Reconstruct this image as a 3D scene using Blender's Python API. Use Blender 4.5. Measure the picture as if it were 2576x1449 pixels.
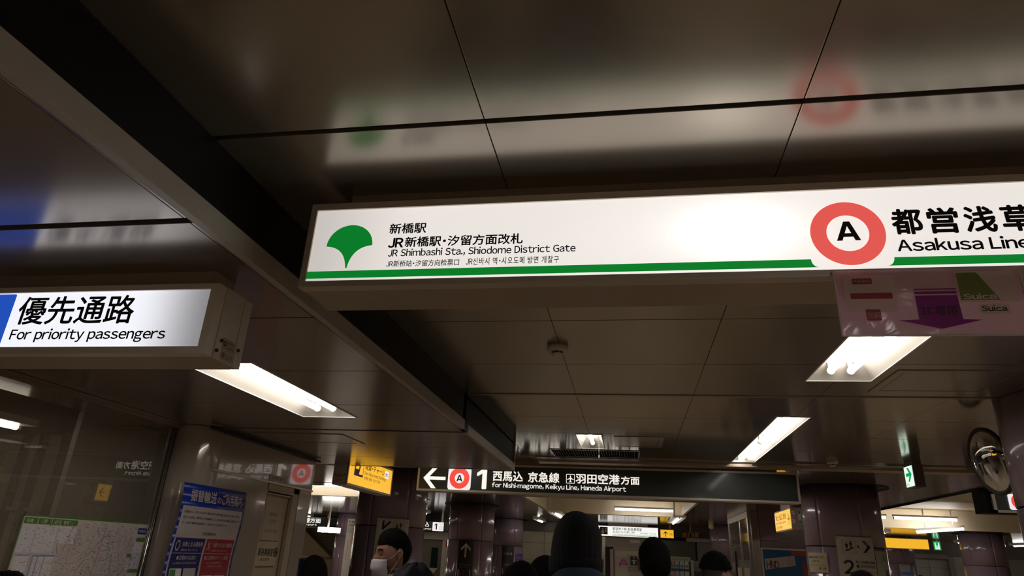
import bpy, bmesh, math, random
from mathutils import Vector, Matrix, noise
C = bpy.context.scene.collection
for o in list(bpy.data.objects): bpy.data.objects.remove(o)
PI = math.pi
random.seed(7)
# ------------------------------------------------------------------ camera
F = 1655.59; CX, CY = 1288.0, 724.5; EYE = 1.55
yaw, pitch, roll = (math.radians(a) for a in (-10.62715, 22.04072, 2.93681))
fwd = Vector((math.sin(yaw)*math.cos(pitch), math.cos(yaw)*math.cos(pitch), math.sin(pitch)))
r0 = Vector((math.cos(yaw), -math.sin(yaw), 0)); u0 = r0.cross(fwd)
rgt = math.cos(roll)*r0 + math.sin(roll)*u0; upv = -math.sin(roll)*r0 + math.cos(roll)*u0
cam = bpy.data.cameras.new('camera'); cam.sensor_width = 36; cam.lens = F/2576*36; cam.clip_start = .05; cam.clip_end = 200
co = bpy.data.objects.new('camera', cam); C.objects.link(co)
m = Matrix((rgt, upv, -fwd)).transposed().to_4x4(); m.translation = (0, 0, EYE); co.matrix_world = m
bpy.context.scene.camera = co
# ------------------------------------------------------------------ world, exposure
w = bpy.data.worlds.new('world'); bpy.context.scene.world = w; w.use_nodes = True
w.node_tree.nodes['Background'].inputs[0].default_value = (.9, .75, .6, 1); w.node_tree.nodes['Background'].inputs[1].default_value = .004
vs = bpy.context.scene.view_settings
vs.view_transform = 'Standard'; vs.look = 'None'; vs.exposure = 0.0; vs.gamma = 1; vs.use_curve_mapping = False
try:
    bpy.context.scene.cycles.use_denoising = True
    bpy.context.scene.cycles.max_bounces = 7; bpy.context.scene.cycles.adaptive_threshold = .02
    bpy.context.scene.cycles.sample_clamp_indirect = 4
except Exception: pass
TUBE = 16.0          # radiance of a fluorescent tube
ZC = EYE + 1.0       # high ceiling
ZL = EYE + .753      # low ceiling on the left
# ------------------------------------------------------------------ unprojection from the photograph's frame
def ray(x, y): return fwd + rgt*((x-CX)/F) - upv*((y-CY)/F)
def atY(x, y, Y): d = ray(x, y)*1.0; d *= Y/d.y; return Vector((d.x, d.y, d.z+EYE))
def atX(x, y, X): d = ray(x, y)*1.0; d *= X/d.x; return Vector((d.x, d.y, d.z+EYE))
def atZ(x, y, Z): d = ray(x, y)*1.0; d *= (Z-EYE)/d.z; return Vector((d.x, d.y, d.z+EYE))
class Flat:
    """surface seen along an axis: 'f' faces -Y, 'l' faces +X, 'r' faces -X"""
    def __init__(s, kind, c): s.k = kind; s.c = c
    def P(s, u, v, d=0):
        if s.k == 'f': return Vector((u, s.c-d, v))
        if s.k == 'l': return Vector((s.c+d, u, v))
        return Vector((s.c-d, -u, v))
    def uv(s, x, y):
        if s.k == 'f': p = atY(x, y, s.c); return p.x, p.z
        p = atX(x, y, s.c)
        return (p.y if s.k == 'l' else -p.y), p.z
class Cyl:
    def __init__(s, cx, cy, r): s.cx, s.cy, s.r = cx, cy, r; s.a0 = math.atan2(-cy, -cx)
    def P(s, u, v, d=0):
        a = s.a0 + u/s.r; return Vector((s.cx+(s.r+d)*math.cos(a), s.cy+(s.r+d)*math.sin(a), v))
    def uv(s, x, y):
        d = ray(x, y); a = d.x**2+d.y**2; b = -2*(d.x*s.cx+d.y*s.cy); c = s.cx**2+s.cy**2-s.r**2
        q = b*b-4*a*c; t = (-b-math.sqrt(max(q, 0)))/(2*a)
        ang = math.atan2(d.y*t-s.cy, d.x*t-s.cx)-s.a0
        while ang > PI: ang -= 2*PI
        while ang < -PI: ang += 2*PI
        return ang*s.r, d.z*t+EYE
# ------------------------------------------------------------------ materials
MATS = {}
def mat(name, col, rough=.5, metal=0., var=.08, scale=6., emit=None, es=0., bump=0., coat=0., spec=.5, trans=0., stretch=None):
    if name in MATS: return MATS[name]
    m = bpy.data.materials.new(name); m.use_nodes = True; nt = m.node_tree; N = nt.nodes; L = nt.links
    b = N['Principled BSDF']
    tc = N.new('ShaderNodeTexCoord'); mp = N.new('ShaderNodeMapping'); L.new(tc.outputs['Object'], mp.inputs[0])
    if stretch: mp.inputs['Scale'].default_value = stretch
    nz = N.new('ShaderNodeTexNoise'); nz.inputs['Scale'].default_value = scale; nz.inputs['Detail'].default_value = 4
    L.new(mp.outputs[0], nz.inputs[0])
    mx = N.new('ShaderNodeMix'); mx.data_type = 'RGBA'
    mx.inputs[6].default_value = tuple(max(0, c*(1-var)) for c in col)+(1,)
    mx.inputs[7].default_value = tuple(min(1, c*(1+var)) for c in col)+(1,)
    L.new(nz.outputs[0], mx.inputs[0]); L.new(mx.outputs[2], b.inputs['Base Color'])
    b.inputs['Roughness'].default_value = rough; b.inputs['Metallic'].default_value = metal
    b.inputs['Coat Weight'].default_value = coat; b.inputs['Coat Roughness'].default_value = .08
    b.inputs['Specular IOR Level'].default_value = spec
    b.inputs['Transmission Weight'].default_value = trans
    if emit: b.inputs['Emission Color'].default_value = (*emit, 1); b.inputs['Emission Strength'].default_value = es
    if bump:
        bp = N.new('ShaderNodeBump'); bp.inputs['Strength'].default_value = bump; bp.inputs['Distance'].default_value = .003
        L.new(nz.outputs[0], bp.inputs['Height']); L.new(bp.outputs[0], b.inputs['Normal'])
    MATS[name] = m; return m
def glow(name, col, s): return mat(name, tuple(c*.6 for c in col), .35, emit=col, es=s, var=.02)
def ink(name, col): return mat(name, col, .45, var=.03)
M_ceil = mat('ceiling_metal', (.355, .315, .265), .225, .76, .10, 2.5, bump=.02)
M_ceil2 = mat('ceiling_metal_mid', (.36, .305, .235), .13, .72, .10, 2.5, bump=.01)
M_ceil_l = mat('ceiling_metal_left', (.37, .32, .285), .20, .70, .10, 2.5, bump=.02)
M_ceil_far = mat('ceiling_metal_far', (.34, .27, .21), .12, .82, .10, 2.5)
M_plenum = mat('plenum_black', (.01, .01, .01), .9)
M_fascia = mat('fascia_paint', (.46, .425, .395), .45, .15, .12, 9, bump=.03)
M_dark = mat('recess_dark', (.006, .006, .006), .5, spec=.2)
M_alu = mat('aluminium', (.62, .56, .50), .38, .4, .10, 14, stretch=(1, 1, 12))
M_alud = mat('aluminium_dull', (.44, .365, .295), .45, .3, .12, 10, stretch=(1, 8, 8), bump=.03)
M_white_enamel = mat('white_enamel', (.86, .84, .78), .35)
M_refl = mat('reflector_enamel', (.40, .37, .33), .4)
M_cream = mat('cream_paint', (.70, .60, .44), .5, var=.12, scale=1.5)
M_tube = glow('fluorescent_tube', (1., .95, .88), TUBE)
M_socket = mat('socket_plastic', (.8, .78, .7), .4)
M_purple = mat('purple_enamel', (.235, .165, .200), .24, 0, .04, 2, coat=.6)
M_joint = mat('joint_dark', (.04, .025, .035), .6)
M_wall = mat('wall_panel', (.42, .36, .31), .11, .15, .05, 3, coat=1.)
M_wall.node_tree.nodes['Principled BSDF'].inputs['Coat Roughness'].default_value = .03
M_wallbeige = mat('wall_beige', (.46, .38, .29), .4, .0, .08, 3)
M_floor = mat('floor_stone', (.64, .51, .36), .35, 0, .15, 5)
M_steel = mat('stainless', (.52, .48, .42), .22, .95, .10, 3, stretch=(30, 30, 1))
M_black = ink('black_ink', (.008, .008, .008))
M_greenink = glow('green_film', (.004, .30, .035), .62)
M_white = mat('white_print', (.78, .74, .70), .4)
M_signblack = mat('sign_black_acrylic', (.036, .046, .039), .40, coat=.15)
M_txtw = glow('lit_white_letters', (1., .95, .86), .9)
M_yellow = glow('lit_yellow', (1., .52, .03), .85)
M_rubber = mat('rubber', (.02, .02, .02), .6)
# ------------------------------------------------------------------ object helpers
def wloc(o):
    v = Vector((0, 0, 0))
    while o: v += o.location; o = o.parent
    return v
def link(name, me, m=None, parent=None, loc=None):
    o = bpy.data.objects.new(name, me); C.objects.link(o)
    if parent: o.parent = parent
    if loc is not None: o.location = loc
    if m and me and not me.materials: me.materials.append(m)
    return o
def thing(name, label, cat, loc=(0, 0, 0), group=None):
    o = bpy.data.objects.new(name, None); C.objects.link(o); o.location = loc; o.empty_display_size = .1
    return tag(o, label, cat, group)
def tag(o, label=None, cat=None, group=None, kind=None):
    if label: o['label'] = label
    if cat: o['category'] = cat
    if group: o['group'] = group
    if kind: o['kind'] = kind
    return o
class MB:
    """collects shapes in world coordinates, then links them as one mesh object"""
    def __init__(s): s.bm = bmesh.new()
    def quad(s, a, b, c, d): vs_ = [s.bm.verts.new(p) for p in (a, b, c, d)]; s.bm.faces.new(vs_); return s
    def poly(s, pts):
        vs_ = [s.bm.verts.new(p) for p in pts]; s.bm.faces.new(vs_); return s
    def box(s, lo, hi, bev=0):
        r = bmesh.ops.create_cube(s.bm, size=1)
        c = [(lo[i]+hi[i])/2 for i in range(3)]; d = [abs(hi[i]-lo[i]) for i in range(3)]
        for v in r['verts']: v.co = Vector([c[i]+v.co[i]*d[i] for i in range(3)])
        if bev:
            es = list({e for v in r['verts'] for e in v.link_edges})
            bmesh.ops.bevel(s.bm, geom=es, offset=bev, segments=2, affect='EDGES', profile=.7)
        return s
    def strip(s, A, B):
        a = [s.bm.verts.new(p) for p in A]; b = [s.bm.verts.new(p) for p in B]
        for i in range(len(a)-1):
            f = s.bm.faces.new((a[i], a[i+1], b[i+1], b[i])); f.smooth = True
        return s
    def cyl(s, a, b, r, n=16, r2=None, caps=True):
        a = Vector(a); b = Vector(b); ax = (b-a).normalized()
        t = ax.orthogonal().normalized(); k = ax.cross(t); r2 = r if r2 is None else r2
        A = [s.bm.verts.new(a+(t*math.cos(i*2*PI/n)+k*math.sin(i*2*PI/n))*r) for i in range(n)]
        B = [s.bm.verts.new(b+(t*math.cos(i*2*PI/n)+k*math.sin(i*2*PI/n))*r2) for i in range(n)]
        for i in range(n):
            f = s.bm.faces.new((A[i], A[(i+1) % n], B[(i+1) % n], B[i])); f.smooth = n > 8
        if caps: s.bm.faces.new(A[::-1]); s.bm.faces.new(B)
        return s
    def path(s, pts, r, n=8):
        for a, b in zip(pts, pts[1:]):
            if (Vector(a)-Vector(b)).length > 1e-5: s.cyl(a, b, r, n)
        return s
    def lathe(s, prof, c, n=32, axis=(0, 0, 1)):
        ax = Vector(axis).normalized(); t = ax.orthogonal().normalized(); k = ax.cross(t); c = Vector(c)
        rings = [[s.bm.verts.new(c+ax*h+(t*math.cos(i*2*PI/n)+k*math.sin(i*2*PI/n))*max(r, 1e-4)) for i in range(n)] for r, h in prof]
        for A, B in zip(rings, rings[1:]):
            for i in range(n):
                f = s.bm.faces.new((A[i], A[(i+1) % n], B[(i+1) % n], B[i])); f.smooth = True
        return s
    def ell(s, c, r, seg=20, rings=14, rot=None):
        q = bmesh.ops.create_uvsphere(s.bm, u_segments=seg, v_segments=rings, radius=1)
        for v in q['verts']:
            p = Vector((v.co.x*r[0], v.co.y*r[1], v.co.z*r[2]))
            if rot: p = rot @ p
            v.co = p+Vector(c)
            for f in v.link_faces: f.smooth = True
        return s
    def sheet(s, S, u0, u1, v0, v1, d0=0, d1=.002, n=1):
        """a slab lying on surface S between offsets d0 and d1"""
        us = [u0+(u1-u0)*i/n for i in range(n+1)]
        fr = [[s.bm.verts.new(S.P(u, v, d)) for u in us] for v, d in ((v0, d1), (v1, d1), (v1, d0), (v0, d0))]
        for q in range(4):
            A, B = fr[q], fr[(q+1) % 4]
            for i in range(n): s.bm.faces.new((A[i], A[i+1], B[i+1], B[i]))
        s.bm.faces.new([fr[q][0] for q in (3, 2, 1, 0)]); s.bm.faces.new([fr[q][n] for q in range(4)])
        return s
    def ngon(s, S, pts, d=.001, t=0):
        vv = [s.bm.verts.new(S.P(u, v, d)) for u, v in pts]; f = s.bm.faces.new(vv)
        if t:
            wv = [s.bm.verts.new(S.P(u, v, d-t)) for u, v in pts]
            for i in range(len(vv)):
                j = (i+1) % len(vv); s.bm.faces.new((vv[i], wv[i], wv[j], vv[j]))
        return s
    def ring(s, S, cu, cv, ri, ro, d=.001, n=48, sq=1., a0=0, a1=2*PI):
        full = abs(a1-a0-2*PI) < 1e-6; k = n if full else n+1
        A = [s.bm.verts.new(S.P(cu+ri*math.cos(a0+(a1-a0)*i/n), cv+ri*sq*math.sin(a0+(a1-a0)*i/n), d)) for i in range(k)] if ri > 0 else None
        B = [s.bm.verts.new(S.P(cu+ro*math.cos(a0+(a1-a0)*i/n), cv+ro*sq*math.sin(a0+(a1-a0)*i/n), d)) for i in range(k)]
        if A:
            for i in range(n): s.bm.faces.new((A[i], B[i], B[(i+1) % k], A[(i+1) % k]))
        else: s.bm.faces.new(B)
        return s
    def go(s, name, m, parent=None, smooth=False):
        o0 = wloc(parent) if parent else Vector((0, 0, 0))
        for v in s.bm.verts: v.co -= o0
        if smooth:
            for f in s.bm.faces: f.smooth = True
        bmesh.ops.recalc_face_normals(s.bm, faces=[f for f in s.bm.faces]) if len(s.bm.faces) and any(len(e.link_faces) == 2 for e in s.bm.edges) else None
        me = bpy.data.meshes.new(name); s.bm.to_mesh(me); s.bm.free()
        return link(name, me, m, parent)
def rrect(u0, u1, v0, v1, r, n=5):
    p = []
    for cu, cv, a in ((u1-r, v1-r, 0), (u0+r, v1-r, 90), (u0+r, v0+r, 180), (u1-r, v0+r, 270)):
        for i in range(n+1):
            t = math.radians(a+90*i/n); p.append((cu+r*math.cos(t), cv+r*math.sin(t)))
    return p
_tc = {}
def glyph(ch, res):
    """outline of one character as a flat mesh; Latin letters use their full-width forms, which share the sans face of the Japanese ones"""
    k = (ch, res)
    if k in _tc: return _tc[k]
    c2 = chr(ord(ch)+0xFEE0) if 33 <= ord(ch) <= 126 else ch
    cu = bpy.data.curves.new('lettering', 'FONT'); cu.body = c2; cu.resolution_u = res; cu.dimensions = '2D'; cu.fill_mode = 'FRONT'
    o = bpy.data.objects.new('lettering', cu); C.objects.link(o)
    dg = bpy.context.evaluated_depsgraph_get(); me = bpy.data.meshes.new_from_object(o.evaluated_get(dg))
    r = ([(v.co.x, v.co.y) for v in me.vertices], [tuple(p.vertices) for p in me.polygons])
    bpy.data.objects.remove(o); bpy.data.curves.remove(cu); bpy.data.meshes.remove(me)
    _tc[k] = r; return r
_em = []
def em():
    if not _em:
        w1 = glyph('口', 1)[0]; cu = bpy.data.curves.new('l', 'FONT'); cu.body = '口口'; o = bpy.data.objects.new('l', cu); C.objects.link(o)
        dg = bpy.context.evaluated_depsgraph_get(); me = bpy.data.meshes.new_from_object(o.evaluated_get(dg))
        _em.append(max(v.co.x for v in me.vertices)-max(v[0] for v in w1)); bpy.data.objects.remove(o); bpy.data.curves.remove(cu); bpy.data.meshes.remove(me)
    return _em[0]
def text_mesh(txt, bold, res):
    k = (txt, bold, res)
    if k in _tc: return _tc[k]
    E_ = em(); pen = 0; V0 = []; F0 = []
    for ch in txt:
        if ch == ' ': pen += .30*E_; continue
        if ch == '\u3000': pen += E_; continue
        if ch in '1-':
            q = [(.02, .60), (.20, .75), (.31, .75), (.31, 0), (.20, 0), (.20, .63), (.02, .50)] if ch == '1' else [(.02, .24), (.26, .24), (.26, .31), (.02, .31)]
            gv = [(x*E_*.98, y*E_) for x, y in q]; gf = [tuple(range(len(q)))][:1]
            if ch == '1': gf = [(0, 6, 5, 1), (1, 5, 4, 3, 2)]
        else: gv, gf = glyph(ch, res)
        if not gv: continue
        n0 = len(V0)
        if 33 <= ord(ch) <= 126:
            lo = min(v[0] for v in gv); hi = max(v[0] for v in gv); side = .036 if ch.islower() or ch.isdigit() else .040
            if ch in 'rtfTLyvAV': side = .022
            V0 += [(x-lo+pen+side*E_, y, 0) for x, y in gv]; pen += hi-lo+2*side*E_
        else:
            V0 += [(x+pen, y, 0) for x, y in gv]; pen += E_*(.5 if ch in '・' else 1)
            if ch == '・': V0 = V0[:n0]+[(x-.25*E_, y, z) for x, y, z in V0[n0:]]
        F0 += [tuple(j+n0 for j in f) for f in gf]
    vs_, fs = V0, F0
    if bold and vs_:   # heavier strokes: the same outlines again, shifted a little each way
        n = len(vs_); sh = [(0, 0)]+[(bold*math.cos(a*PI/4)*.75, bold*math.sin(a*PI/4)*.75) for a in range(8)]
        V_ = [(x+dx, y+dy, i*.00003) for i, (dx, dy) in enumerate(sh) for x, y, _ in vs_]
        fs = [tuple(j+i*n for j in f) for i in range(len(sh)) for f in fs]; vs_ = V_
    _tc[k] = (vs_, fs); return _tc[k]
def text(parent, S, txt, u0, u1, v0, v1, m, d=.0025, bold=0., res=2, name='lettering', keep=False):
    """flat lettering fitted to the rectangle u0..u1, v0..v1 of surface S; keep = keep proportions, fit the height"""
    vs_, fs = text_mesh(txt, bold, res)
    if not vs_: return None
    xs = [v[0] for v in vs_]; ys = [v[1] for v in vs_]; x0, x1, y0, y1 = min(xs), max(xs), min(ys), max(ys)
    su = (u1-u0)/max(x1-x0, 1e-6); sv = (v1-v0)/max(y1-y0, 1e-6)
    if keep: su = sv = min(abs(su), abs(sv)); 
    o0 = wloc(parent)
    P = [S.P(u0+(x-x0)*su, v0+(y-y0)*sv, d+q)-o0 for x, y, q in vs_]
    me = bpy.data.meshes.new(name); me.from_pydata(P, [], fs)
    return link(name, me, m, parent)
def textpx(parent, S, txt, xl, xr, yt, yb, m, **k):
    """same, the rectangle read off the photograph: (xl,yt) top left, (xr,yb) bottom right, both (x,y) pairs allowed"""
    a = S.uv(*xl) if isinstance(xl, tuple) else S.uv(xl, yb); b = S.uv(*xr) if isinstance(xr, tuple) else S.uv(xr, yb)
    t = S.uv(xl if not isinstance(xl, tuple) else xl[0], yt); 
    v0 = S.uv(xl if not isinstance(xl, tuple) else xl[0], yb)[1]
    return text(parent, S, txt, a[0], b[0], v0, t[1], m, **k)
def bold_A(name, parent, S, u0, u1, v0, v1, m, d):
    q = lambda P: [(u0+(u1-u0)*a, v0+(v1-v0)*b) for a, b in P]
    return MB().ngon(S, q([(0, 0), (.23, 0), (.5, .76), (.5, 1), (.37, 1)]), d).ngon(S, q([(1, 0), (.63, 1), (.5, 1), (.5, .76), (.77, 0)]), d).ngon(S, q([(.26, .19), (.74, .19), (.67, .38), (.33, .38)]), d+.0001).go(name, m, parent)
# simple pictogram person for signs
def picto_person(mb, S, u, v, h, d, skirt=False):
    mb.ring(S, u, v+h*.90, 0, h*.09, d, 14)
    if skirt: mb.ngon(S, [(u-h*.10, v+h*.78), (u+h*.10, v+h*.78), (u+h*.2, v+h*.33), (u-h*.2, v+h*.33)], d)
    else: mb.ngon(S, [(u-h*.17, v+h*.79), (u+h*.17, v+h*.79), (u+h*.15, v+h*.42), (u-h*.15, v+h*.42)], d)
    for s in (-1, 1): mb.ngon(S, [(u+s*h*.02, v+h*.45), (u+s*h*.11, v+h*.45), (u+s*h*.10, v), (u+s*h*.03, v)][::s], d)
def arrow(mb, S, cu, cv, L, ang, d, tw=.2, hd=.5):
    """arrow with an open chevron head; ang = direction of travel"""
    c, s = math.cos(ang), math.sin(ang); R = lambda x, y: (cu+x*c-y*s, cv+x*s+y*c); t = tw*L/2
    mb.ngon(S, [R(-L/2, -t), R(L/2-t*1.5, -t), R(L/2-t*1.5, t), R(-L/2, t)], d)
    for q in (1, -1):
        mb.ngon(S, [R(L/2, 0), R(L/2-hd*L, q*hd*L), R(L/2-hd*L-t*2.6, q*hd*L), R(L/2-t*3.2, 0)][::q], d)
# ================================================================== SETTING
def struct(o): o['kind'] = 'structure'; return o
struct(MB().box((-20, -6, -.1), (14, 34, 0)).go('floor', M_floor))
struct(MB().box((-20, -6.2, 0), (14, -6, 3.4)).go('wall_back', M_wallbeige))
struct(MB().box((-20.2, -6, 0), (-20, 34, 3.4)).go('wall_left', M_wallbeige))
struct(MB().box((14, -6, 0), (14.2, 34, 3.4)).go('wall_right', M_wallbeige))
# ---- recess rectangles cut into the ceilings (x0,x1,y0,y1)
XL = -1.08
L3 = (1.043, 1.262, 4.93, 7.52); L2 = (1.0, 1.343, 2.66, 3.896); L1 = (-2.04, -1.686, 2.66, 3.905)
LS = (-.455, -.238, 5.80, 6.56); VENT = (-.775, .09, 6.68, 7.13)
LB = [(1.0, 1.343, -1.4, -.16), (1.0, 1.343, -4., -2.76), (3.45, 3.79, 1.2, 2.44), (3.45, 3.79, -1.4, -.16), (3.45, 3.79, -4., -2.76)]
HID = [(-2.2, -1.86, 6.78, 7.30), (-1.0, -.66, 9.0, 10.2), (1.0, 1.34, 9.0, 10.2)]
LBL = [(-2.04, -1.686, -1.4, -.16), (-2.04, -1.686, -4.6, -3.36)]
CO1 = (-1.93, 1.16, 12.5, 16.9)
COL_ = (-9.0, -4.2, 11.7, 14.2)
EDGE_R = 4.12
def cut(rects, h):
    out = []
    for (a, b, c, d) in rects:
        x0, x1, y0, y1 = max(a, h[0]), min(b, h[1]), max(c, h[2]), min(d, h[3])
        if x0 >= x1 or y0 >= y1: out.append((a, b, c, d)); continue
        if c < y0: out.append((a, b, c, y0))
        if y1 < d: out.append((a, b, y1, d))
        if a < x0: out.append((a, x0, y0, y1))
        if x1 < b: out.append((x1, b, y0, y1))
    return out
def panel(root, x0, x1, y0, y1, z, holes, m, g=.002, th=.018):
    rs = [(x0+g, x1-g, y0+.0032, y1-.0032)]
    for h in holes: rs = cut(rs, h)
    if not rs: return
    mb = MB()
    for a, b, c, d in rs: mb.box((a, c, z), (b, d, z+th), .0015 if len(rs) == 1 else 0)
    return mb.go('ceiling_panel', m, root)
ceil = struct(thing('ceiling', 'dark glossy metal panel ceiling over the concourse', None, (0, 0, ZC)))
holes = [L3, L2, LS, VENT, CO1, COL_]+LB+HID
XS = [XL+.02, -.34, .41, 1.16, 1.91, 2.66, 3.41, EDGE_R]
XS[0] = -1.09
YS = [-6, -4.7, -3.95, -3.2, -2.42, -1.67, -.92, -.17, .58, 1.33, 2.08, 2.83, 3.56, 4.335, 5.04, 5.74, 6.47, 7.33, 8.08, 8.83, 9.58, 10.33, 11.08]
THICK = {1.33: .012, 4.335: .020, 7.33: .018, -2.42: .012}
for j in range(len(YS)-1):
    a, b = YS[j], YS[j+1]
    a2 = a+THICK.get(a, 0)/2; b2 = b-THICK.get(b, 0)/2
    for i in range(len(XS)-1): panel(ceil, XS[i], XS[i+1], a2, b2, ZC, holes, M_ceil2 if a > 4.3 else M_ceil, g=.0013)
# beyond the low ceiling on the left the same ceiling runs on in narrow boards
y = 6.5
XLL = [-8.9, -5.6, -3.4, -1.09]
while y < 11.0:
    for i in range(3): panel(ceil, XLL[i], XLL[i+1], y, min(y+.25, 11.08), ZC, holes, M_ceil_far, g=.002)
    y += .25
mb = MB()
for yy_ in range(0, 54):
    a = 11.08+yy_*.25; rs = [(-19.5, EDGE_R, a+.004, a+.246)]
    for h in holes: rs = cut(rs, h)
    if a > 17.35: rs += [(EDGE_R, 13.9, a+.004, a+.246)]
    for q in rs: mb.box((q[0], q[2], ZC), (q[1], q[3], ZC+.012))
mb.go('far_ceiling_boards', M_ceil_far, ceil)['kind'] = 'stuff'
# slab above the panels, with openings for the recesses
mb = MB(); rs = [(-20, EDGE_R, -6, 34)]
for h in holes: rs = cut(rs, (h[0]-.03, h[1]+.03, h[2]-.03, h[3]+.03))
for q in rs: mb.box((q[0], q[2], ZC+.03), (q[1], q[3], ZC+.06))
mb.go('ceiling_void', M_plenum, ceil)
mb = MB(); mb.box((-20, -6, ZC+.5), (14, 34, ZC+.55)); mb.go('ceiling_slab', M_plenum, ceil)
for yc in (4.335,):   # raised cover strip over the wide joint
    MB().box((XL, yc-.052, ZC-.006), (EDGE_R, yc-.012, ZC+.012), .002).go('cover_strip', M_ceil, ceil)
MB().box((-1.0, 7.20, ZC-.012), (EDGE_R, 7.34, ZC+.01), .003).go('cover_strip', M_ceil, ceil)
MB().box((-1.0, 7.42, ZC-.03), (EDGE_R, 7.60, ZC+.01), .003).go('cover_strip', M_alud, ceil)
# ---- low ceiling on the left
cl = struct(thing('ceiling_low', 'lower glossy metal panel ceiling on the left', None, (0, 0, ZL)))
YL = [-6, -3.2, -1.67, -.17, .58, 1.333, 2.07, 2.80, 3.54, 4.24, 4.40, 5.10, 5.74, 6.42]
for j in range(len(YL)-1):
    a, b = YL[j], YL[j+1]; t0 = .010 if a == 1.333 else 0; t1 = .010 if b == 1.333 else 0
    if a == 4.24: MB().box((-3.2, a+.014, ZL+.004), (XL-.01, b-.02, ZL+.02), .002).go('cover_strip', M_ceil_l, cl); continue
    if b <= 4.3:
        panel(cl, -1.105, XL, a+t0, b-t1, ZL, [], M_ceil_l, g=.001)
        panel(cl, -3.6, -1.105, a+t0, b-t1, ZL, [L1]+LBL, M_ceil_l, g=.001)
    else: panel(cl, -3.6, -1.105, a, b, ZL, [], M_ceil_l, g=.001)
mb = MB(); rs = [(-6.5, -1.12, -6, 6.40)]
for h in [L1]+LBL: rs = cut(rs, (h[0]-.03, h[1]+.03, h[2]-.03, h[3]+.03))
for q in rs: mb.box((q[0], q[2], ZL+.03), (q[1], q[3], ZL+.05))
mb.go('ceiling_void', M_plenum, cl)
MB().box((-6.5, 6.40, ZL-.002), (XL-.01, 6.44, ZC+.02)).go('end_fascia', M_alud, cl)
# ---- fascia where the low ceiling steps up to the high one
fa = struct(thing('trim_1', 'grey fascia strip along the edge of the low ceiling', None, (XL, 0, ZL)))
for (a, b, dx) in ((-6, 1.965, 0), (1.968, 4.25, 0), (4.40, 6.40, -.018)):
    MB().box((XL-.014+dx, a, ZL-.002), (XL+dx+.012, b, ZL+.060), .001).go('fascia_strip', M_fascia, fa)
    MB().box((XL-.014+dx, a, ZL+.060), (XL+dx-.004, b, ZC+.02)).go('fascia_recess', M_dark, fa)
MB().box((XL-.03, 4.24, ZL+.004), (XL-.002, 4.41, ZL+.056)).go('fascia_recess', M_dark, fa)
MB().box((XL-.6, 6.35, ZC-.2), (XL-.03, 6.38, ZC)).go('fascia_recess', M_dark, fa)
# ------------------------------------------------------------------ recessed light fittings
def troffer(h, z, n, label, group=None, cord=False):
    x0, x1, y0, y1 = h; cx = (x0+x1)/2
    t = thing('ceiling_light', label, 'light', (cx, (y0+y1)/2, z), group)
    d = .085; ins = min(.05, (x1-x0)*.2)
    mb = MB(); T = [(x0, y0), (x1, y0), (x1, y1), (x0, y1)]; U = [(x0+ins, y0+.06), (x1-ins, y0+.06), (x1-ins, y1-.06), (x0+ins, y1-.06)]
    for i in range(4):
        j = (i+1) % 4; mb.quad((*T[i], z), (*T[j], z), (*U[j], z+d), (*U[i], z+d))
    mb.poly([(*p, z+d) for p in U]); mb.go('reflector', M_refl, t)
    mb = MB()
    for a, b in (((x0-.008, y0-.008), (x1+.008, y0)), ((x0-.008, y1), (x1+.008, y1+.008)), ((x0-.008, y0), (x0, y1)), ((x1, y0), (x1+.008, y1))):
        mb.box((a[0], a[1], z-.004), (b[0], b[1], z+.02))
    mb.go('rim', M_white_enamel, t)
    L = (y1-y0)-.10; seg = 2 if L > 2 else 1; sl = L/seg
    for k in range(n):
        xx_ = cx+(k-(n-1)/2)*.105
        for s in range(seg):
            a = y0+.05+s*sl+.03; b = y0+.05+(s+1)*sl-.03
            tb = MB().cyl((xx_, a, z+.038), (xx_, b, z+.038), .0165, 20).ell((xx_, b, z+.038), (.0165, .006, .0165)).ell((xx_, a, z+.038), (.0165, .006, .0165)).go('tube', M_tube, t)
            for e in (a-.012, b+.006): MB().cyl((xx_, e, z+.038), (xx_, e+.008, z+.038), .021, 18).box((xx_-.012, e, z+.03), (xx_+.012, e+.008, z+d)).go('socket', M_socket, tb)
    if cord:
        MB().cyl((cx+.06, y1-.08, z+.03), (cx+.06, y1-.08, z-.075), .0012, 6).go('pull_cord', M_white, t)
        MB().lathe([(0, -.03), (.005, -.022), (.004, 0), (0, .004)], (cx+.06, y1-.08, z-.08), 10).go('cord_knob', M_white_enamel, t)
    return t
troffer(L1, ZL, 2, 'twin tube recessed light beside the priority passengers sign')
troffer(L2, ZC, 2, 'twin tube recessed light behind the laminated purple notice')
troffer(L3, ZC, 1, 'long single tube recessed light above right end of the black sign')
troffer(LS, ZC, 1, 'short recessed emergency light with pull cord above the black sign', cord=True)
for h, q in zip(LB, ('nearer to the left', 'farther to the left', 'beside the viewer', 'nearer to the right', 'farther to the right')): troffer(h, ZC, 2, 'added twin tube recessed light out of view in high ceiling, %s' % q, 'added lights behind the viewer')  # unseen fittings added to raise the ambient light
for h, q in zip(LBL, ('nearer', 'farther')): troffer(h, ZL, 2, 'added twin tube recessed light behind the viewer in the low ceiling, the %s one' % q, 'added lights behind the viewer')  # also unseen, added for more light from behind
for h, q in zip(HID, ('above the step past the low ceiling', 'behind the black sign, left one', 'behind the black sign, right one')): troffer(h, ZC, 2, 'added twin tube recessed light hidden %s' % q)  # unseen fittings added to brighten the column and the people
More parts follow.
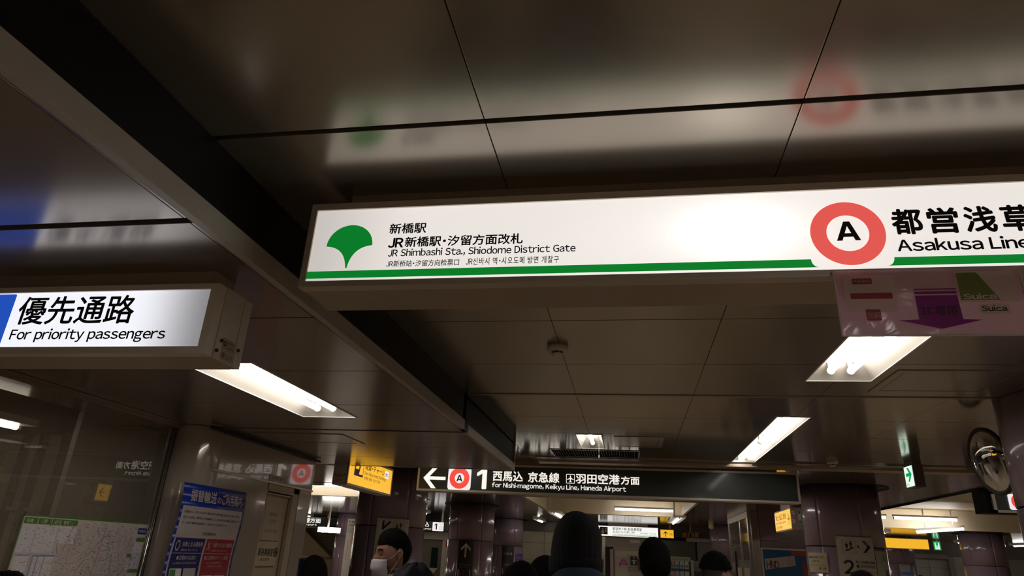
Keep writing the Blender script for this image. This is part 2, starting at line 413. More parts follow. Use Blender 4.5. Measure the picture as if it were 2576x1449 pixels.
# ------------------------------------------------------------------ big white lightbox sign
def lightbox_mat(name, col, s0, glow_spots, ends=None):
    """backlit acrylic: even glow, with bright spots and a fading end painted into the emission. lamps: (x,z,rx,rz,gain)"""
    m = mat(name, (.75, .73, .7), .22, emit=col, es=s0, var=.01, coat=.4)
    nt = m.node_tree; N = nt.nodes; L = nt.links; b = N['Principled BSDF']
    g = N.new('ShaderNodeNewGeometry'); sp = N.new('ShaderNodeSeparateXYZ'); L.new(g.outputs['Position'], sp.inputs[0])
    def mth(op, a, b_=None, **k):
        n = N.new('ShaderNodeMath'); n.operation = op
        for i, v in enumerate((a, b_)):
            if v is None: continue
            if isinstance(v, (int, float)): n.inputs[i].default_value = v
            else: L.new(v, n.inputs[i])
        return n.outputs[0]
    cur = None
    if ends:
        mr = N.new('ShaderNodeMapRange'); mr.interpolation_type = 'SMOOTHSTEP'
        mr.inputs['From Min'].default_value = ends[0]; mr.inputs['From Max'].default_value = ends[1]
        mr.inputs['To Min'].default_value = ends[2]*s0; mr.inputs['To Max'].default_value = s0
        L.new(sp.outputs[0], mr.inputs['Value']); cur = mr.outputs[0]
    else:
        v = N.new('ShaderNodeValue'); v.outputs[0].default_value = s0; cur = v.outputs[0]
    for (x, z, rx, rz, gain) in glow_spots:
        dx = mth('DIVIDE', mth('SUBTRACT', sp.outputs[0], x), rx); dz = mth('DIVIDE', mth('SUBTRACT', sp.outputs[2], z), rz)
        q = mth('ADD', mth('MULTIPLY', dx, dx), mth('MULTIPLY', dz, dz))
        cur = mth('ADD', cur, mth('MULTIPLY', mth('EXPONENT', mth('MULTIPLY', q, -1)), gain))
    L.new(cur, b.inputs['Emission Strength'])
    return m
SY = 1.60
S = Flat('f', SY)
t = thing('station_sign', 'long white backlit hanging sign with green stripe and ginkgo leaf emblem', 'sign', (.4, SY+.1, EYE+.672))
x0, x1, z0, z1 = -.915, 1.75, EYE+.672, EYE+.938
fx0, fx1, fz0, fz1 = -.896, 1.73, EYE+.690, EYE+.917
MB().box((x0+.004, SY+.03, z0), (x1-.004, SY+.19, z1), .003).go('housing', M_alud, t)
MB().box((x0+.09, SY+.06, z1), (x1-.09, SY+.18, ZC)).go('mounting_box', M_alud, t)
mb = MB()
for a, b, c, d in ((x0, x1, z0, fz0), (x0, x1, fz1, z1), (x0, fx0, fz0, fz1), (fx1, x1, fz0, fz1)): mb.box((a, SY-.006, c), (b, SY+.03, d), .0012)
mb.go('frame', M_alu, t)
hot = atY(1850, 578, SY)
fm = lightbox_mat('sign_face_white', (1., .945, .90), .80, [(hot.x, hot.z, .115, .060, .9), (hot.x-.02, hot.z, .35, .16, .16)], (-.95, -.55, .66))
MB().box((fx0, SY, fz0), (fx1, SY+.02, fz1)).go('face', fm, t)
D = .0015
# green stripe with the gap below the line badge
v0 = S.uv(775, 702)[1]; v1 = S.uv(775, 684)[1]; cu, cv = S.uv(2132, 587)
ul = S.uv(2060, 668)[0]; ur = S.uv(2232, 665)[0]; ul2 = S.uv(2040, 655)[0]; ur2 = S.uv(2249, 648)[0]
def fillet(u0_, u1_, rev=False):
    return [(u0_+(u1_-u0_)*(1-math.cos(q*PI/12)), v1+(v0-v1)*math.sin(q*PI/12)) for q in range(7)]
MB().ngon(S, [(fx0, v1), (fx0, v0), (ul, v0)]+[(ul2+(ul-ul2)*(1-math.cos(q*PI/12)), v1+(v0-v1)*math.sin(q*PI/12)) for q in range(5, -1, -1)], D).go('green_stripe', M_greenink, t)
MB().ngon(S, [(ur2+(ur-ur2)*(1-math.cos(q*PI/12)), v1+(v0-v1)*math.sin(q*PI/12)) for q in range(7)]+[(fx1, v0), (fx1, v1)], D).go('green_stripe', M_greenink, t)
# ginkgo leaf
lu0 = S.uv(822, 620)[0]; lu1 = S.uv(937, 617)[0]; lt = S.uv(887, 567)[1]; lb = S.uv(872, 675)[1]; ls = S.uv(822, 621)[1]
lc = (lu0+lu1)/2; R_ = (lu1-lu0)/2
leaf = []
for i in range(25):
    a = PI*(1-i/24); leaf.append((lc+R_*math.cos(a), ls+(lt-ls)*math.sin(a)))
def arc(p, q, c, n=12):
    # curve from p to q bending towards c
    return [((1-s)**2*p[0]+2*s*(1-s)*c[0]+s*s*q[0], (1-s)**2*p[1]+2*s*(1-s)*c[1]+s*s*q[1]) for s in [k/n for k in range(1, n+1)]]
leaf += arc((lu1, ls), (lc+.0022, lb), (lc+.010, ls-.004))
leaf += arc((lc-.0022, lb), (lu0, ls), (lc-.010, ls-.004))[:-1]
leaf.insert(25+12, (lc-.0022, lb))
MB().ngon(S, leaf, D).go('ginkgo_emblem', M_greenink, t)
M_red = glow('red_film', (1., .13, .11), .72)
ro = (S.uv(2228, 587)[0]-S.uv(2038, 590)[0])/2; ri = (S.uv(2187, 585)[0]-S.uv(2080, 587)[0])/2
MB().ring(S, cu, cv, ri, ro, D, 64).go('line_badge', M_red, t)
a0_, a1_ = S.uv(2105, 607), S.uv(2166, 606); bold_A('lettering', t, S, a0_[0], a1_[0], a0_[1], S.uv(2110, 559)[1], M_black, .0025)
textpx(t, S, '新橋駅', (979, 590), (1072, 587), 564, 590, M_black, bold=.026, res=3)
textpx(t, S, 'JR', (976, 625), (1014, 625), 600, 625, M_black, bold=.045, res=4)
textpx(t, S, '新橋駅・汐留方面改札', (1018, 623), (1315, 617), 597, 623, M_black, bold=.028, res=3)
textpx(t, S, 'JR Shimbashi Sta., Shiodome District Gate', (976, 646), (1448, 640), 628, 649, M_black, bold=.022, res=3)
textpx(t, S, 'JR新桥站・汐留方向检票口', (971, 673), (1155, 668), 657, 673, M_black, bold=.014, res=3)
textpx(t, S, 'JR신바시 역・시오도메 방면 개찰구', (1172, 668), (1406, 663), 650, 668, M_black, bold=.014, res=3)
a = S.uv(2247, 589)[0]; b = S.uv(2430, 580)[0]; pitch_ = (b-a)/2
vt = S.uv(2250, 527)[1]; vb = S.uv(2250, 592)[1]
for k, ch in enumerate('都営浅草線'):
    text(t, S, ch, a+k*pitch_, a+k*pitch_+(vt-vb)*.98, vb, vt, M_black, bold=.042, res=4)
textpx(t, S, 'Asakusa Line', (2258, 633), (2595, 626), 602, 634, M_black, bold=.030, res=4)
# ------------------------------------------------------------------ laminated notice hanging from the sign
NY = 1.588
S = Flat('f', NY)
a = S.uv(2096, 683); b = S.uv(2115, 845); c = S.uv(2557, 670)
nu0, nu1, nv0, nv1 = a[0], c[0], b[1], a[1]
t = thing('laminated_notice', 'pink and purple laminated card reader notice taped below the white sign', 'notice', ((nu0+nu1)/2, NY, nv1))
M_lam = mat('notice_pink_laminate', (.82, .52, .64), .16, coat=1., var=.10, scale=5)
nt = M_lam.node_tree; bs = nt.nodes['Principled BSDF']
nz = nt.nodes.new('ShaderNodeTexNoise'); nz.inputs['Scale'].default_value = 16; nz.inputs['Detail'].default_value = 2.5; nz.inputs['Distortion'].default_value = 1.2
tc = nt.nodes.new('ShaderNodeTexCoord'); nt.links.new(tc.outputs['Object'], nz.inputs[0])
bp = nt.nodes.new('ShaderNodeBump'); bp.inputs['Strength'].default_value = .7; bp.inputs['Distance'].default_value = .004
nt.links.new(nz.outputs[0], bp.inputs['Height']); nt.links.new(bp.outputs[0], bs.inputs['Normal']); nt.links.new(bp.outputs[0], bs.inputs['Coat Normal'])
mb = MB(); nx, nzz = 40, 16
g = [[mb.bm.verts.new(S.P(nu0+(nu1-nu0)*i/nx, nv0+(nv1-nv0)*j/nzz, .002*math.sin(i*.5)*math.sin(j*.4+i*.2)+.0025)) for i in range(nx+1)] for j in range(nzz+1)]
for j in range(nzz):
    for i in range(nx): mb.bm.faces.new((g[j][i], g[j][i+1], g[j+1][i+1], g[j+1][i]))
sh = mb.go('sheet', M_lam, t, True); 
def see_through(m, f):   # laminated paper lets the light behind it through
    nt = m.node_tree; N = nt.nodes; L = nt.links; b = N['Principled BSDF']; out = [n for n in N if n.type == 'OUTPUT_MATERIAL'][0]
    tr = N.new('ShaderNodeBsdfTranslucent'); L.new(b.inputs['Base Color'].links[0].from_socket, tr.inputs[0])
    mx = N.new('ShaderNodeMixShader'); mx.inputs[0].default_value = f; L.new(b.outputs[0], mx.inputs[1]); L.new(tr.outputs[0], mx.inputs[2]); L.new(mx.outputs[0], out.inputs[0])
see_through(M_lam, .65)
U = lambda f: nu0+(nu1-nu0)*f
V = lambda f: nv1+(nv0-nv1)*f
mb = MB()
for q in (rrect(nu0-.003, nu1+.003, nv0-.003, nv0+.001, .001), rrect(nu0-.003, nu0+.001, nv0, nv1, .001), rrect(nu1-.001, nu1+.003, nv0, nv1, .001)): mb.ngon(S, q, .006, .005)
mb.go('clear_edge', mat('laminate_edge', (.62, .60, .60), .15, coat=.8), t)
MP = mat('notice_purple', (.34, .05, .36), .3, coat=.8); MG = mat('notice_olive', (.32, .42, .14), .3, coat=.8); MW = mat('notice_card_white', (.84, .80, .74), .25, coat=.8); MPK = mat('notice_rose', (.55, .08, .16), .3, coat=.8)
for q in (MP, MG, MW, MPK): see_through(q, .65)
D = .0072
MB().ngon(S, rrect(U(.04), U(.32), V(.66), V(.09), .003), D).go('printed_card', MW, t)
MB().ngon(S, rrect(U(.09), U(.20), V(.23), V(.14), .002), D+.0005).ngon(S, rrect(U(.14), U(.22), V(.79), V(.62), .003), D+.0005).ngon(S, rrect(U(.07), U(.30), V(.46), V(.37), .002), D+.0005).go('printed_logo', MPK, t)
text(t, S, 'PASMO', U(.10), U(.19), V(.21), V(.16), MW, d=D+.001, bold=.02)
text(t, S, '定期', U(.145), U(.215), V(.76), V(.66), MW, d=D+.001, bold=.01)
bpy_arrow = MB().ngon(S, [(U(.42), V(.42)), (U(.645), V(.42)), (U(.65), V(.78)), (U(.75), V(.79)), (U(.53), V(.92)), (U(.31), V(.79)), (U(.42), V(.78))], D).ngon(S, [(U(.42), V(.36)), (U(.645), V(.36)), (U(.645), V(.395)), (U(.42), V(.395))], D).ngon(S, [(U(.42), V(.315)), (U(.645), V(.315)), (U(.645), V(.335)), (U(.42), V(.335))], D).go('down_arrow', MP, t)
text(bpy_arrow, S, 'IC専用', U(.435), U(.625), V(.72), V(.58), M_black, d=D+.001, bold=.008, res=3)
MB().ngon(S, rrect(U(.655), U(.965), V(.53), V(.06), .003), D).go('printed_card', MW, t)
MB().ngon(S, [(U(.66), V(.08)), (U(.77), V(.08)), (U(.865), V(.50)), (U(.66), V(.50))], D+.0005).go('printed_shape', MG, t)
text(t, S, 'Suica', U(.675), U(.845), V(.49), V(.40), M_white, d=D+.001, bold=.03)
MB().ngon(S, rrect(U(.745), U(.90), V(.70), V(.56), .001), D).go('printed_label', MW, t)
text(t, S, 'Suica', U(.755), U(.885), V(.67), V(.58), M_black, d=D+.001, bold=.03)
# ------------------------------------------------------------------ priority passengers sign
SY = 1.60; S = Flat('f', SY)
x0, x1, z0, z1 = -2.60, -1.160, EYE+.478, EYE+.690
fx0, fx1, fz0, fz1 = -2.585, -1.185, EYE+.499, EYE+.672
t = thing('priority_sign', 'white backlit hanging sign for priority passengers with blue end at left', 'sign', (-1.9, SY+.08, z0))
MB().box((x0, SY+.03, z0), (x1, SY+.167, z1), .003).go('housing', M_alud, t)
MB().box((x0+.1, SY+.05, z1), (x1-.06, SY+.15, ZL)).go('mounting_box', M_alud, t)
mb = MB()
for a, b, c, d in ((x0, x1, z0, fz0), (x0, x1, fz1, z1), (x0, fx0, fz0, fz1), (fx1, x1, fz0, fz1)): mb.box((a, SY-.006, c), (b, SY+.03, d), .0012)
mb.go('frame', mat('aluminium_light', (.74, .67, .60), .35, .3, .08, 12), t)
fm = lightbox_mat('priority_face', (.90, .92, 1.), .98, [], (-1.17, -1.43, .22))
MB().box((fx0, SY, fz0), (fx1, SY+.02, fz1)).go('face', fm, t)
bu = S.uv(22, 800)[0]
MB().ngon(S, rrect(-2.3, bu+.003, S.uv(10, 870)[1], S.uv(20, 741)[1], .006), .0012).go('blue_panel', glow('blue_film', (.02, .10, .62), .75), t)
textpx(t, S, '優先通路', (36, 818), (330, 816), 748, 818, M_black, bold=.020, res=4)
textpx(t, S, 'For priority passengers', (22, 859), (412, 862), 828, 863, M_black, bold=.024, res=4)
SE = Flat('l', x1)   # end face
mb = MB(); mb.box((x1-.002, SY+.03, z0), (x1+.004, SY+.125, z1)); mb.go('end_cap', M_alu, t)
MB().box((x1-.002, SY+.128, z0), (x1+.004, SY+.167, z1)).go('end_cap', M_alu, t)
for (yy_, zz) in ((SY+.052, z0+.055), (SY+.038, z0+.022), (SY+.14, z0+.052)):
    MB().cyl((x1+.004, yy_, zz), (x1+.008, yy_, zz), .0055, 14).go('screw', M_rubber, t)
MB().sheet(SE, SY+.060, SY+.122, z0+.035, z0+.068, .004, .0048).go('maker_label', mat('label_brass', (.40, .33, .20), .4), t)
MB().ring(SE, SY+.071, z0+.052, .004, .008, .0052, 20).go('label_mark', M_black, t)
text(t, SE, '東京都交通局', SY+.083, SY+.118, z0+.054, z0+.062, M_black, d=.0052)
text(t, SE, '広告掲示板', SY+.083, SY+.118, z0+.040, z0+.047, M_black, d=.0052)
MB().sheet(SE, SY+.060, SY+.122, z0+.004, z0+.033, .004, .0048).go('date_label', mat('label_paper', (.45, .38, .33), .5), t)
MB().ring(SE, SY+.073, z0+.018, 0, .009, .0052, 20).go('stamp', mat('stamp_red', (.30, .08, .10), .5), t)
text(t, SE, '20-1', SY+.086, SY+.116, z0+.010, z0+.024, M_black, d=.0052)
# ------------------------------------------------------------------ long black platform sign
BY = 7.66; S = Flat('f', BY)
tl = S.uv(1053, 1178); bl = S.uv(1049, 1238); tr = S.uv(2000, 1190); br = S.uv(2006, 1266)
x0, x1, z0, z1 = S.uv(1047, 1238)[0], S.uv(2008, 1200)[0], S.uv(1600, 1253)[1], S.uv(1600, 1178)[1]
t = thing('platform_sign', 'long black hanging sign for platform 1 towards the airport', 'sign', ((x0+x1)/2, BY+.08, z0))
MB().box((x0+.004, BY+.03, z0), (x1-.004, BY+.18, z1), .003).go('housing', M_alud, t)
MB().box((x0+.2, BY+.06, z1), (x1-.2, BY+.15, ZC)).go('mounting_box', M_alud, t)
f = .022; mb = MB()
for a, b, c, d in ((x0, x1, z0, z0+f), (x0, x1, z1-f, z1), (x0, x0+f, z0+f, z1-f), (x1-f, x1, z0+f, z1-f)): mb.box((a, BY-.008, c), (b, BY+.03, d), .002)
mb.go('frame', M_alu, t)
MB().box((x0+f, BY, z0+f), (x1-f, BY+.02, z1-f)).go('face', M_signblack, t)
D = .003
zc = S.uv(1100, 1203)[1]; hh = S.uv(1100, 1180)[1]-S.uv(1100, 1226)[1]
au = S.uv(1065, 1203)[0]; au1 = S.uv(1121, 1203)[0]
mb = MB(); w_ = hh*.10
mb.ngon(S, [(au+w_, zc-w_*.9), (au1, zc-w_*.9), (au1, zc+w_*.9), (au+w_, zc+w_*.9)], D)
for q in (1, -1): mb.ngon(S, [(au, zc), (au+hh*.5, zc+q*hh*.55), (au+hh*.78, zc+q*hh*.55), (au+hh*.28, zc)][::-q], D)
mb.go('arrow', M_txtw, t)
bu0, bu1 = S.uv(1127, 1205)[0], S.uv(1185, 1205)[0]; bv0, bv1 = S.uv(1156, 1233)[1], S.uv(1156, 1176)[1]
MB().ngon(S, rrect(bu0, bu1, bv0, bv1, .035), D).go('badge_plate', glow('lit_badge_white', (.95, .93, .95), .8), t)
bc = ((bu0+bu1)/2, (bv0+bv1)/2+.006)
MB().ring(S, bc[0], bc[1], .056, .118, D+.001, 40).go('line_badge', glow('red_film_far', (1., .07, .05), .8), t)
bold_A('lettering', t, S, bc[0]-.036, bc[0]+.036, bc[1]-.036, bc[1]+.036, M_black, D+.002)
textpx(t, S, '1', (1198, 1230), (1223, 1230), 1179, 1230, M_txtw, d=D, bold=.03, res=3)
textpx(t, S, '西馬込', (1239, 1211), (1315, 1214), 1184, 1210, M_txtw, d=D, bold=.028)
textpx(t, S, '京急線', (1328, 1213), (1407, 1215), 1187, 1213, M_txtw, d=D, bold=.028)
textpx(t, S, '羽田空港', (1448, 1217), (1559, 1220), 1191, 1216, M_txtw, d=D, bold=.028)
textpx(t, S, '方面', (1562, 1220), (1609, 1222), 1198, 1219, M_txtw, d=D, bold=.028)
textpx(t, S, 'for Nishi-magome, Keikyu Line, Haneda Airport', (1237, 1226), (1575, 1236), 1213, 1229, M_txtw, d=D, bold=.02)
pa, pb = S.uv(1424, 1216), S.uv(1446, 1193)
mb = MB(); fr = rrect(pa[0], pb[0], pa[1], pb[1], .008, 3); fi = rrect(pa[0]+.006, pb[0]-.006, pa[1]+.006, pb[1]-.006, .004, 3)
for i in range(len(fr)): j = (i+1) % len(fr); mb.ngon(S, [fr[i], fr[j], fi[j], fi[i]], D)
ac = ((pa[0]+pb[0])/2, (pa[1]+pb[1])/2); q = .038
mb.ngon(S, [(ac[0]+x*q, ac[1]+y*q) for x, y in ((0, 1), (.16, .75), (.16, .3), (.95, -.15), (.95, -.35), (.16, -.1), (.13, -.65), (.36, -.85), (.36, -1), (0, -.88), (-.36, -1), (-.36, -.85), (-.13, -.65), (-.16, -.1), (-.95, -.35), (-.95, -.15), (-.16, .3), (-.16, .75))], D)
mb.go('airplane_symbol', M_txtw, t)
# ------------------------------------------------------------------ yellow fare adjustment sign
X_ = -2.75; S = Flat('l', X_)
n0 = S.uv(873, 1214); n1 = S.uv(981, 1242)
y0, y1, z0 = n0[0], n1[0], n0[1]; z1 = z0+.262
t = thing('fare_sign', 'yellow backlit fare adjustment sign hanging just past the low ceiling', 'sign', (X_-.07, (y0+y1)/2, z0-.02))
MB().box((X_-.15, y0-.02, z0-.022), (X_-.012, y1+.02, z1+.02), .003).go('housing', mat('sign_end_metal', (.62, .58, .56), .45, .0), t)
MB().box((X_-.11, y0+.1, z1+.02), (X_-.05, y1-.1, ZC)).go('mounting_box', M_alud, t)
mb = MB()
for a, b, c, d in ((y0-.02, y1+.02, z0-.022, z0), (y0-.02, y1+.02, z1, z1+.022), (y0-.02, y0, z0, z1), (y1, y1+.02, z0, z1)): mb.box((X_-.012, a, c), (X_+.005, b, d), .001)
mb.go('frame', M_alud, t)
MB().box((X_-.011, y0, z0), (X_, y1, z1)).go('face', M_yellow, t)
D = .002; u = lambda f: y0+(y1-y0)*f
vv = lambda f: z0+.262*f
mb = MB(); mb.ngon(S, rrect(u(.11), u(.30), vv(.34), vv(.95), .01), D); mb.go('machine_symbol', M_black, t)
mb = MB(); mb.ring(S, u(.17), vv(.85), 0, .022, D+.001, 14).ngon(S, [(u(.125), vv(.60)), (u(.20), vv(.60)), (u(.20), vv(.77)), (u(.15), vv(.77))], D+.001).ngon(S, [(u(.21), vv(.42)), (u(.29), vv(.42)), (u(.29), vv(.80)), (u(.23), vv(.74))], D+.001); mb.go('machine_symbol', M_yellow, t)
text(t, S, '精算・チャージ', u(.33), u(.80), vv(.66), vv(.93), M_black, d=D, bold=.012)
text(t, S, 'Fare Adjustment, Recharge', u(.33), u(.85), vv(.44), vv(.62), M_black, d=D, bold=.006)
text(t, S, '补票机 充值   정산기 충전', u(.33), u(.71), vv(.29), vv(.42), M_black, d=D, bold=.004)
MB().ngon(S, rrect(u(.81), u(.91), vv(.60), vv(.90), .01), D).go('card_mark', MATS['lit_badge_white'], t)
MB().ngon(S, rrect(u(.828), u(.842), vv(.67), vv(.81), .002), D+.001).go('lettering', M_black, t)
text(t, S, 'C', u(.85), u(.89), vv(.68), vv(.80), mat('mark_red', (.7, .03, .03), .4), d=D+.001, bold=.05)
SF = Flat('f', y0-.02)
for (a, b) in ((X_-.125, z0+.075), (X_-.03, z0+.075), (X_-.13, z0+.01)): MB().cyl((a, y0-.02, b), (a, y0-.024, b), .006, 12).go('screw', M_rubber, t)
MB().sheet(SF, X_-.115, X_-.045, z0+.05, z0+.078, 0, .0015).go('maker_label', MATS['label_brass'], t)
MB().sheet(SF, X_-.108, X_-.055, z0+.008, z0+.035, 0, .0015).go('date_label', mat('label_pink', (.55, .35, .33), .5), t)
# ------------------------------------------------------------------ small ceiling things
def detector(x, y, z, r, label):
    t = thing('smoke_detector', label, 'detector', (x, y, z))
    MB().lathe([(0, 0), (r, 0), (r, -.016), (r*.96, -.026), (r*.55, -.031), (0, -.031)], (x, y, z), 36).go('base', mat('detector_plastic', (.55, .48, .38), .4), t)
    MB().lathe([(r*.50, -.031), (r*.50, -.040), (0, -.040)], (x, y, z), 28).go('sensor_gap', M_rubber, t)
    for k in range(6):
        a = k*PI/3; MB().box((x+r*.5*math.cos(a)-.002, y+r*.5*math.sin(a)-.002, z-.04), (x+r*.5*math.cos(a)+.002, y+r*.5*math.sin(a)+.002, z-.031)).go('cage_rib', MATS['detector_plastic'], t)
    MB().lathe([(r*.52, -.040), (r*.50, -.047), (r*.3, -.052), (0, -.053)], (x, y, z), 28).go('sensor_cap', mat('detector_cap', (.62, .50, .38), .4), t)
detector(-.352, 3.22, ZC, .054, 'round smoke detector on the ceiling above the black sign')
p = atZ(2093, 1160, ZC); detector(p.x, p.y, ZC, .05, 'small flat detector on the ceiling left of the green exit sign')
p = atZ(1976, 1172, ZC); detector(p.x, p.y, ZC, .022, 'tiny sensor on the ceiling above right end of the black sign')
# vent
x0, x1, y0, y1 = VENT
t = thing('air_vent', 'dark slotted air vent in the ceiling above the black sign', 'vent', ((x0+x1)/2, (y0+y1)/2, ZC))
mb = MB()
for a in ((x0-.012, y0-.012, x1+.012, y0), (x0-.012, y1, x1+.012, y1+.012), (x0-.012, y0, x0, y1), (x1, y0, x1+.012, y1)): mb.box((a[0], a[1], ZC-.006), (a[2], a[3], ZC+.02))
mb.go('frame', M_ceil, t)
MB().box((x0, y0, ZC+.05), (x1, y1, ZC+.06)).go('duct', M_plenum, t)
for k in range(34):
    xx_ = x0+(k+.5)*(x1-x0)/34; MB().box((xx_-.002, y0, ZC), (xx_+.002, y1, ZC+.03)).go('vane', mat('vane_dark', (.05, .045, .04), .5), t)
# access hatches
def hatch(x0, x1, y0, y1, z, label, m):
    t = thing('access_hatch', label, 'hatch', ((x0+x1)/2, (y0+y1)/2, z)); mb = MB()
    for a in ((x0, y0, x1, y0+.045), (x0, y1-.045, x1, y1), (x0, y0+.046, x0+.045, y1-.046), (x1-.045, y0+.046, x1, y1-.046)): mb.box((a[0], a[1], z-.005), (a[2], a[3], z+.002), .002)
    mb.go('frame', m, t); MB().box((x0+.049, y0+.049, z-.003), (x1-.049, y1-.049, z+.001), .002).go('door_leaf', m, t)
a = atZ(2185, 985, ZC); b = atZ(2455, 932, ZC); hatch(1.405, 2.03, 3.665, 4.16, ZC, 'square access hatch in the ceiling right of the twin tube light', M_ceil)
hatch(-.13, .30, 5.86, 6.42, ZC, 'square access hatch in the ceiling beside the emergency light', M_ceil)
hatch(-2.75, -2.05, 4.55, 5.0, ZL, 'access hatch in the low ceiling above the staff door', M_ceil_l)
# ================================================================== LEFT SIDE: glass office wall, map, staff door wall
GX = -3.17; G = Flat('l', GX)
M_glass = bpy.data.materials.new('office_glass'); M_glass.use_nodes = True
nt = M_glass.node_tree; N = nt.nodes; L = nt.links; N.remove(N['Principled BSDF'])
tr = N.new('ShaderNodeBsdfTransparent'); tr.inputs[0].default_value = (.86, .84, .80, 1)
df = N.new('ShaderNodeBsdfDiffuse'); df.inputs[0].default_value = (.50, .43, .34, 1)
m1 = N.new('ShaderNodeMixShader'); m1.inputs[0].default_value = .20; L.new(tr.outputs[0], m1.inputs[1]); L.new(df.outputs[0], m1.inputs[2])
gl = N.new('ShaderNodeBsdfGlossy'); gl.inputs['Roughness'].default_value = .006; gl.inputs[0].default_value = (1, 1, 1, 1)
fr = N.new('ShaderNodeFresnel'); fr.inputs[0].default_value = 1.75
ge = N.new('ShaderNodeNewGeometry'); sb = N.new('ShaderNodeMath'); sb.operation = 'SUBTRACT'; sb.inputs[0].default_value = 1; L.new(ge.outputs['Backfacing'], sb.inputs[1])
ml = N.new('ShaderNodeMath'); ml.operation = 'MULTIPLY'; L.new(fr.outputs[0], ml.inputs[0]); L.new(sb.outputs[0], ml.inputs[1])
m2 = N.new('ShaderNodeMixShader'); L.new(ml.outputs[0], m2.inputs[0]); L.new(m1.outputs[0], m2.inputs[1]); L.new(gl.outputs[0], m2.inputs[2])
L.new(m2.outputs[0], N['Material Output'].inputs[0])
wg = struct(thing('window_1', 'office glass front with metal edge posts', None, (GX, 1, 0)))
MB().box((GX-.010, -3, .02), (GX, 4.205, ZL-.01)).go('glass_pane', M_glass, wg)
MB().cyl((GX+.005, 4.222, 0), (GX+.005, 4.222, ZL), .013, 20).go('edge_post', M_steel, wg)
MB().box((GX-.03, 4.215, 0), (GX+.0, 4.262, ZL)).go('edge_gasket', M_rubber, wg)
MB().box((GX-.05, -3, ZL-.035), (GX+.03, 4.25, ZL-.001), .004).box((GX+.03, -3, ZL-.016), (GX+.06, 4.25, ZL-.001), .003).go('top_rail', M_ceil_l, wg)
# office behind the glass
M_off = mat('office_wall', (.42, .38, .26), .5, var=.06)
ow = struct(thing('wall_office', 'office partition seen through the glass', None, (-3.6, 3, 0)))
ys_ = atX(205, 1065, -3.58).y
MB().box((-3.62, ys_, 0), (-3.58, 4.9, ZL), .003).go('partition_panel', mat('office_blind', (.26, .22, .18), .6), ow)
MB().box((-6.5, -3, 0), (-3.3, -2.9, ZL)).box((-6.5, -3, 0), (-6.4, 4.9, ZL)).go('office_side', M_off, ow)
MB().box((-6.5, 4.9, 0), (-2.96, 4.96, ZL)).go('office_side', M_off, ow)
for px_, w__ in ((80, .02), (122, .02), (-60, .02)):
    xm = atY(px_, 1065, 4.86).x; MB().box((xm-w__, 4.84, 0), (xm+w__, 4.90, ZL), .004).go('mullion', M_rubber, ow)
MB().box((atY(168, 1065, 4.8).x, 4.80, 0), (atY(208, 1065, 4.8).x+.1, 4.90, ZL), .004).go('dark_jamb', M_dark, ow)
MB().box((-6.4, 4.85, EYE+.14), (-4.2, 4.89, EYE+.17), .004).go('dado_rail', M_alud, ow)
nb0, nb1 = atY(0, 1215, 4.86), atY(28, 1192, 4.86)
MB().box((nb0.x-.2, 4.86, nb0.z), (nb1.x, 4.9, nb1.z)).go('notice_board', mat('pale_board', (.72, .60, .38), .5), ow)
SO = Flat('f', 4.88)
for txt, c_, q_ in (('5', 1, (13, 22, 1383, 1396)), ('12', 1, (5, 16, 1407, 1422)), ('1', 1, (19, 25, 1407, 1422)), ('お知らせ', 1, (20, 36, 1353, 1358)), ('日', 0, (28, 35, 1341, 1346))):
    textpx(ow, SO, txt, q_[0], q_[1], q_[2], q_[3], mat('print_red', (.45, .06, .04), .5) if c_ else M_black, d=.003, bold=.01)
# map poster on the glass
S = Flat('l', GX)
t = thing('route_map', 'large pale railway network map poster on the office glass', 'map', (GX+.004, 3.7, EYE-.9))
y0, y1, z0, z1 = 3.205, 4.195, EYE-.62, EYE+.078
MB().sheet(S, y0, y1, z0, z1, .001, .0025).go('sheet', mat('map_paper', (.62, .54, .52), .3, var=.08, scale=9), t)
M_mg = mat('map_green', (.09, .22, .03), .4); M_mb = mat('map_blue', (.30, .33, .52), .4); M_mr = mat('map_brown', (.33, .20, .20), .4); M_mk = mat('map_dark', (.05, .05, .06), .4)
M_mgr = mat('map_grey', (.40, .37, .36), .4); M_mw = mat('map_white', (.72, .68, .70), .4); M_mnavy = mat('map_navy', (.03, .05, .22), .4); M_mriver = mat('map_river', (.38, .43, .46), .4)
u = lambda f: y0+(y1-y0)*f
v = lambda f: z1+(z0-z1)*f
rq = lambda mb, a, b, c, d, D: mb.ngon(S, [(u(a), v(d)), (u(b), v(d)), (u(b), v(c)), (u(a), v(c))], D)
mb = MB(); rq(mb, 0, 1, 0, .012, .003); rq(mb, 0, .006, 0, 1, .003); rq(mb, .994, 1, 0, 1, .003)
for a, b in ((.012, .10), (.105, .195), (.20, .255), (.26, .385)): rq(mb, a, b, .02, .065, .0031)
for a, b, c, d in ((.915, .995, .13, .165), (.86, .90, .27, .30), (.90, .995, .40, .43), (.015, .10, .43, .47), (.88, .97, .68, .71), (.88, .93, .71, .75)): rq(mb, a, b, c, d, .0031)
mb.go('green_title_bars', M_mg, t)['kind'] = 'stuff'
mb = MB(); rnd = random.Random(3)
for a, b, c, d in ((.012, .10, .07, .27), (.11, .25, .07, .27), (.26, .39, .07, .20), (.02, .11, .28, .42), (.13, .28, .28, .60), (.905, .995, .17, .26), (.86, .90, .30, .40), (.905, .995, .28, .39), (.015, .10, .48, .72), (.88, .995, .44, .66), (.015, .10, .75, .98)): rq(mb, a, b, c, d, .003)
mb.go('inset_tables', M_mw, t)['kind'] = 'stuff'
mb = MB(); rq(mb, .91, .995, .045, .10, .0034); mb.go('navy_title_bar', M_mnavy, t)
mb = MB()
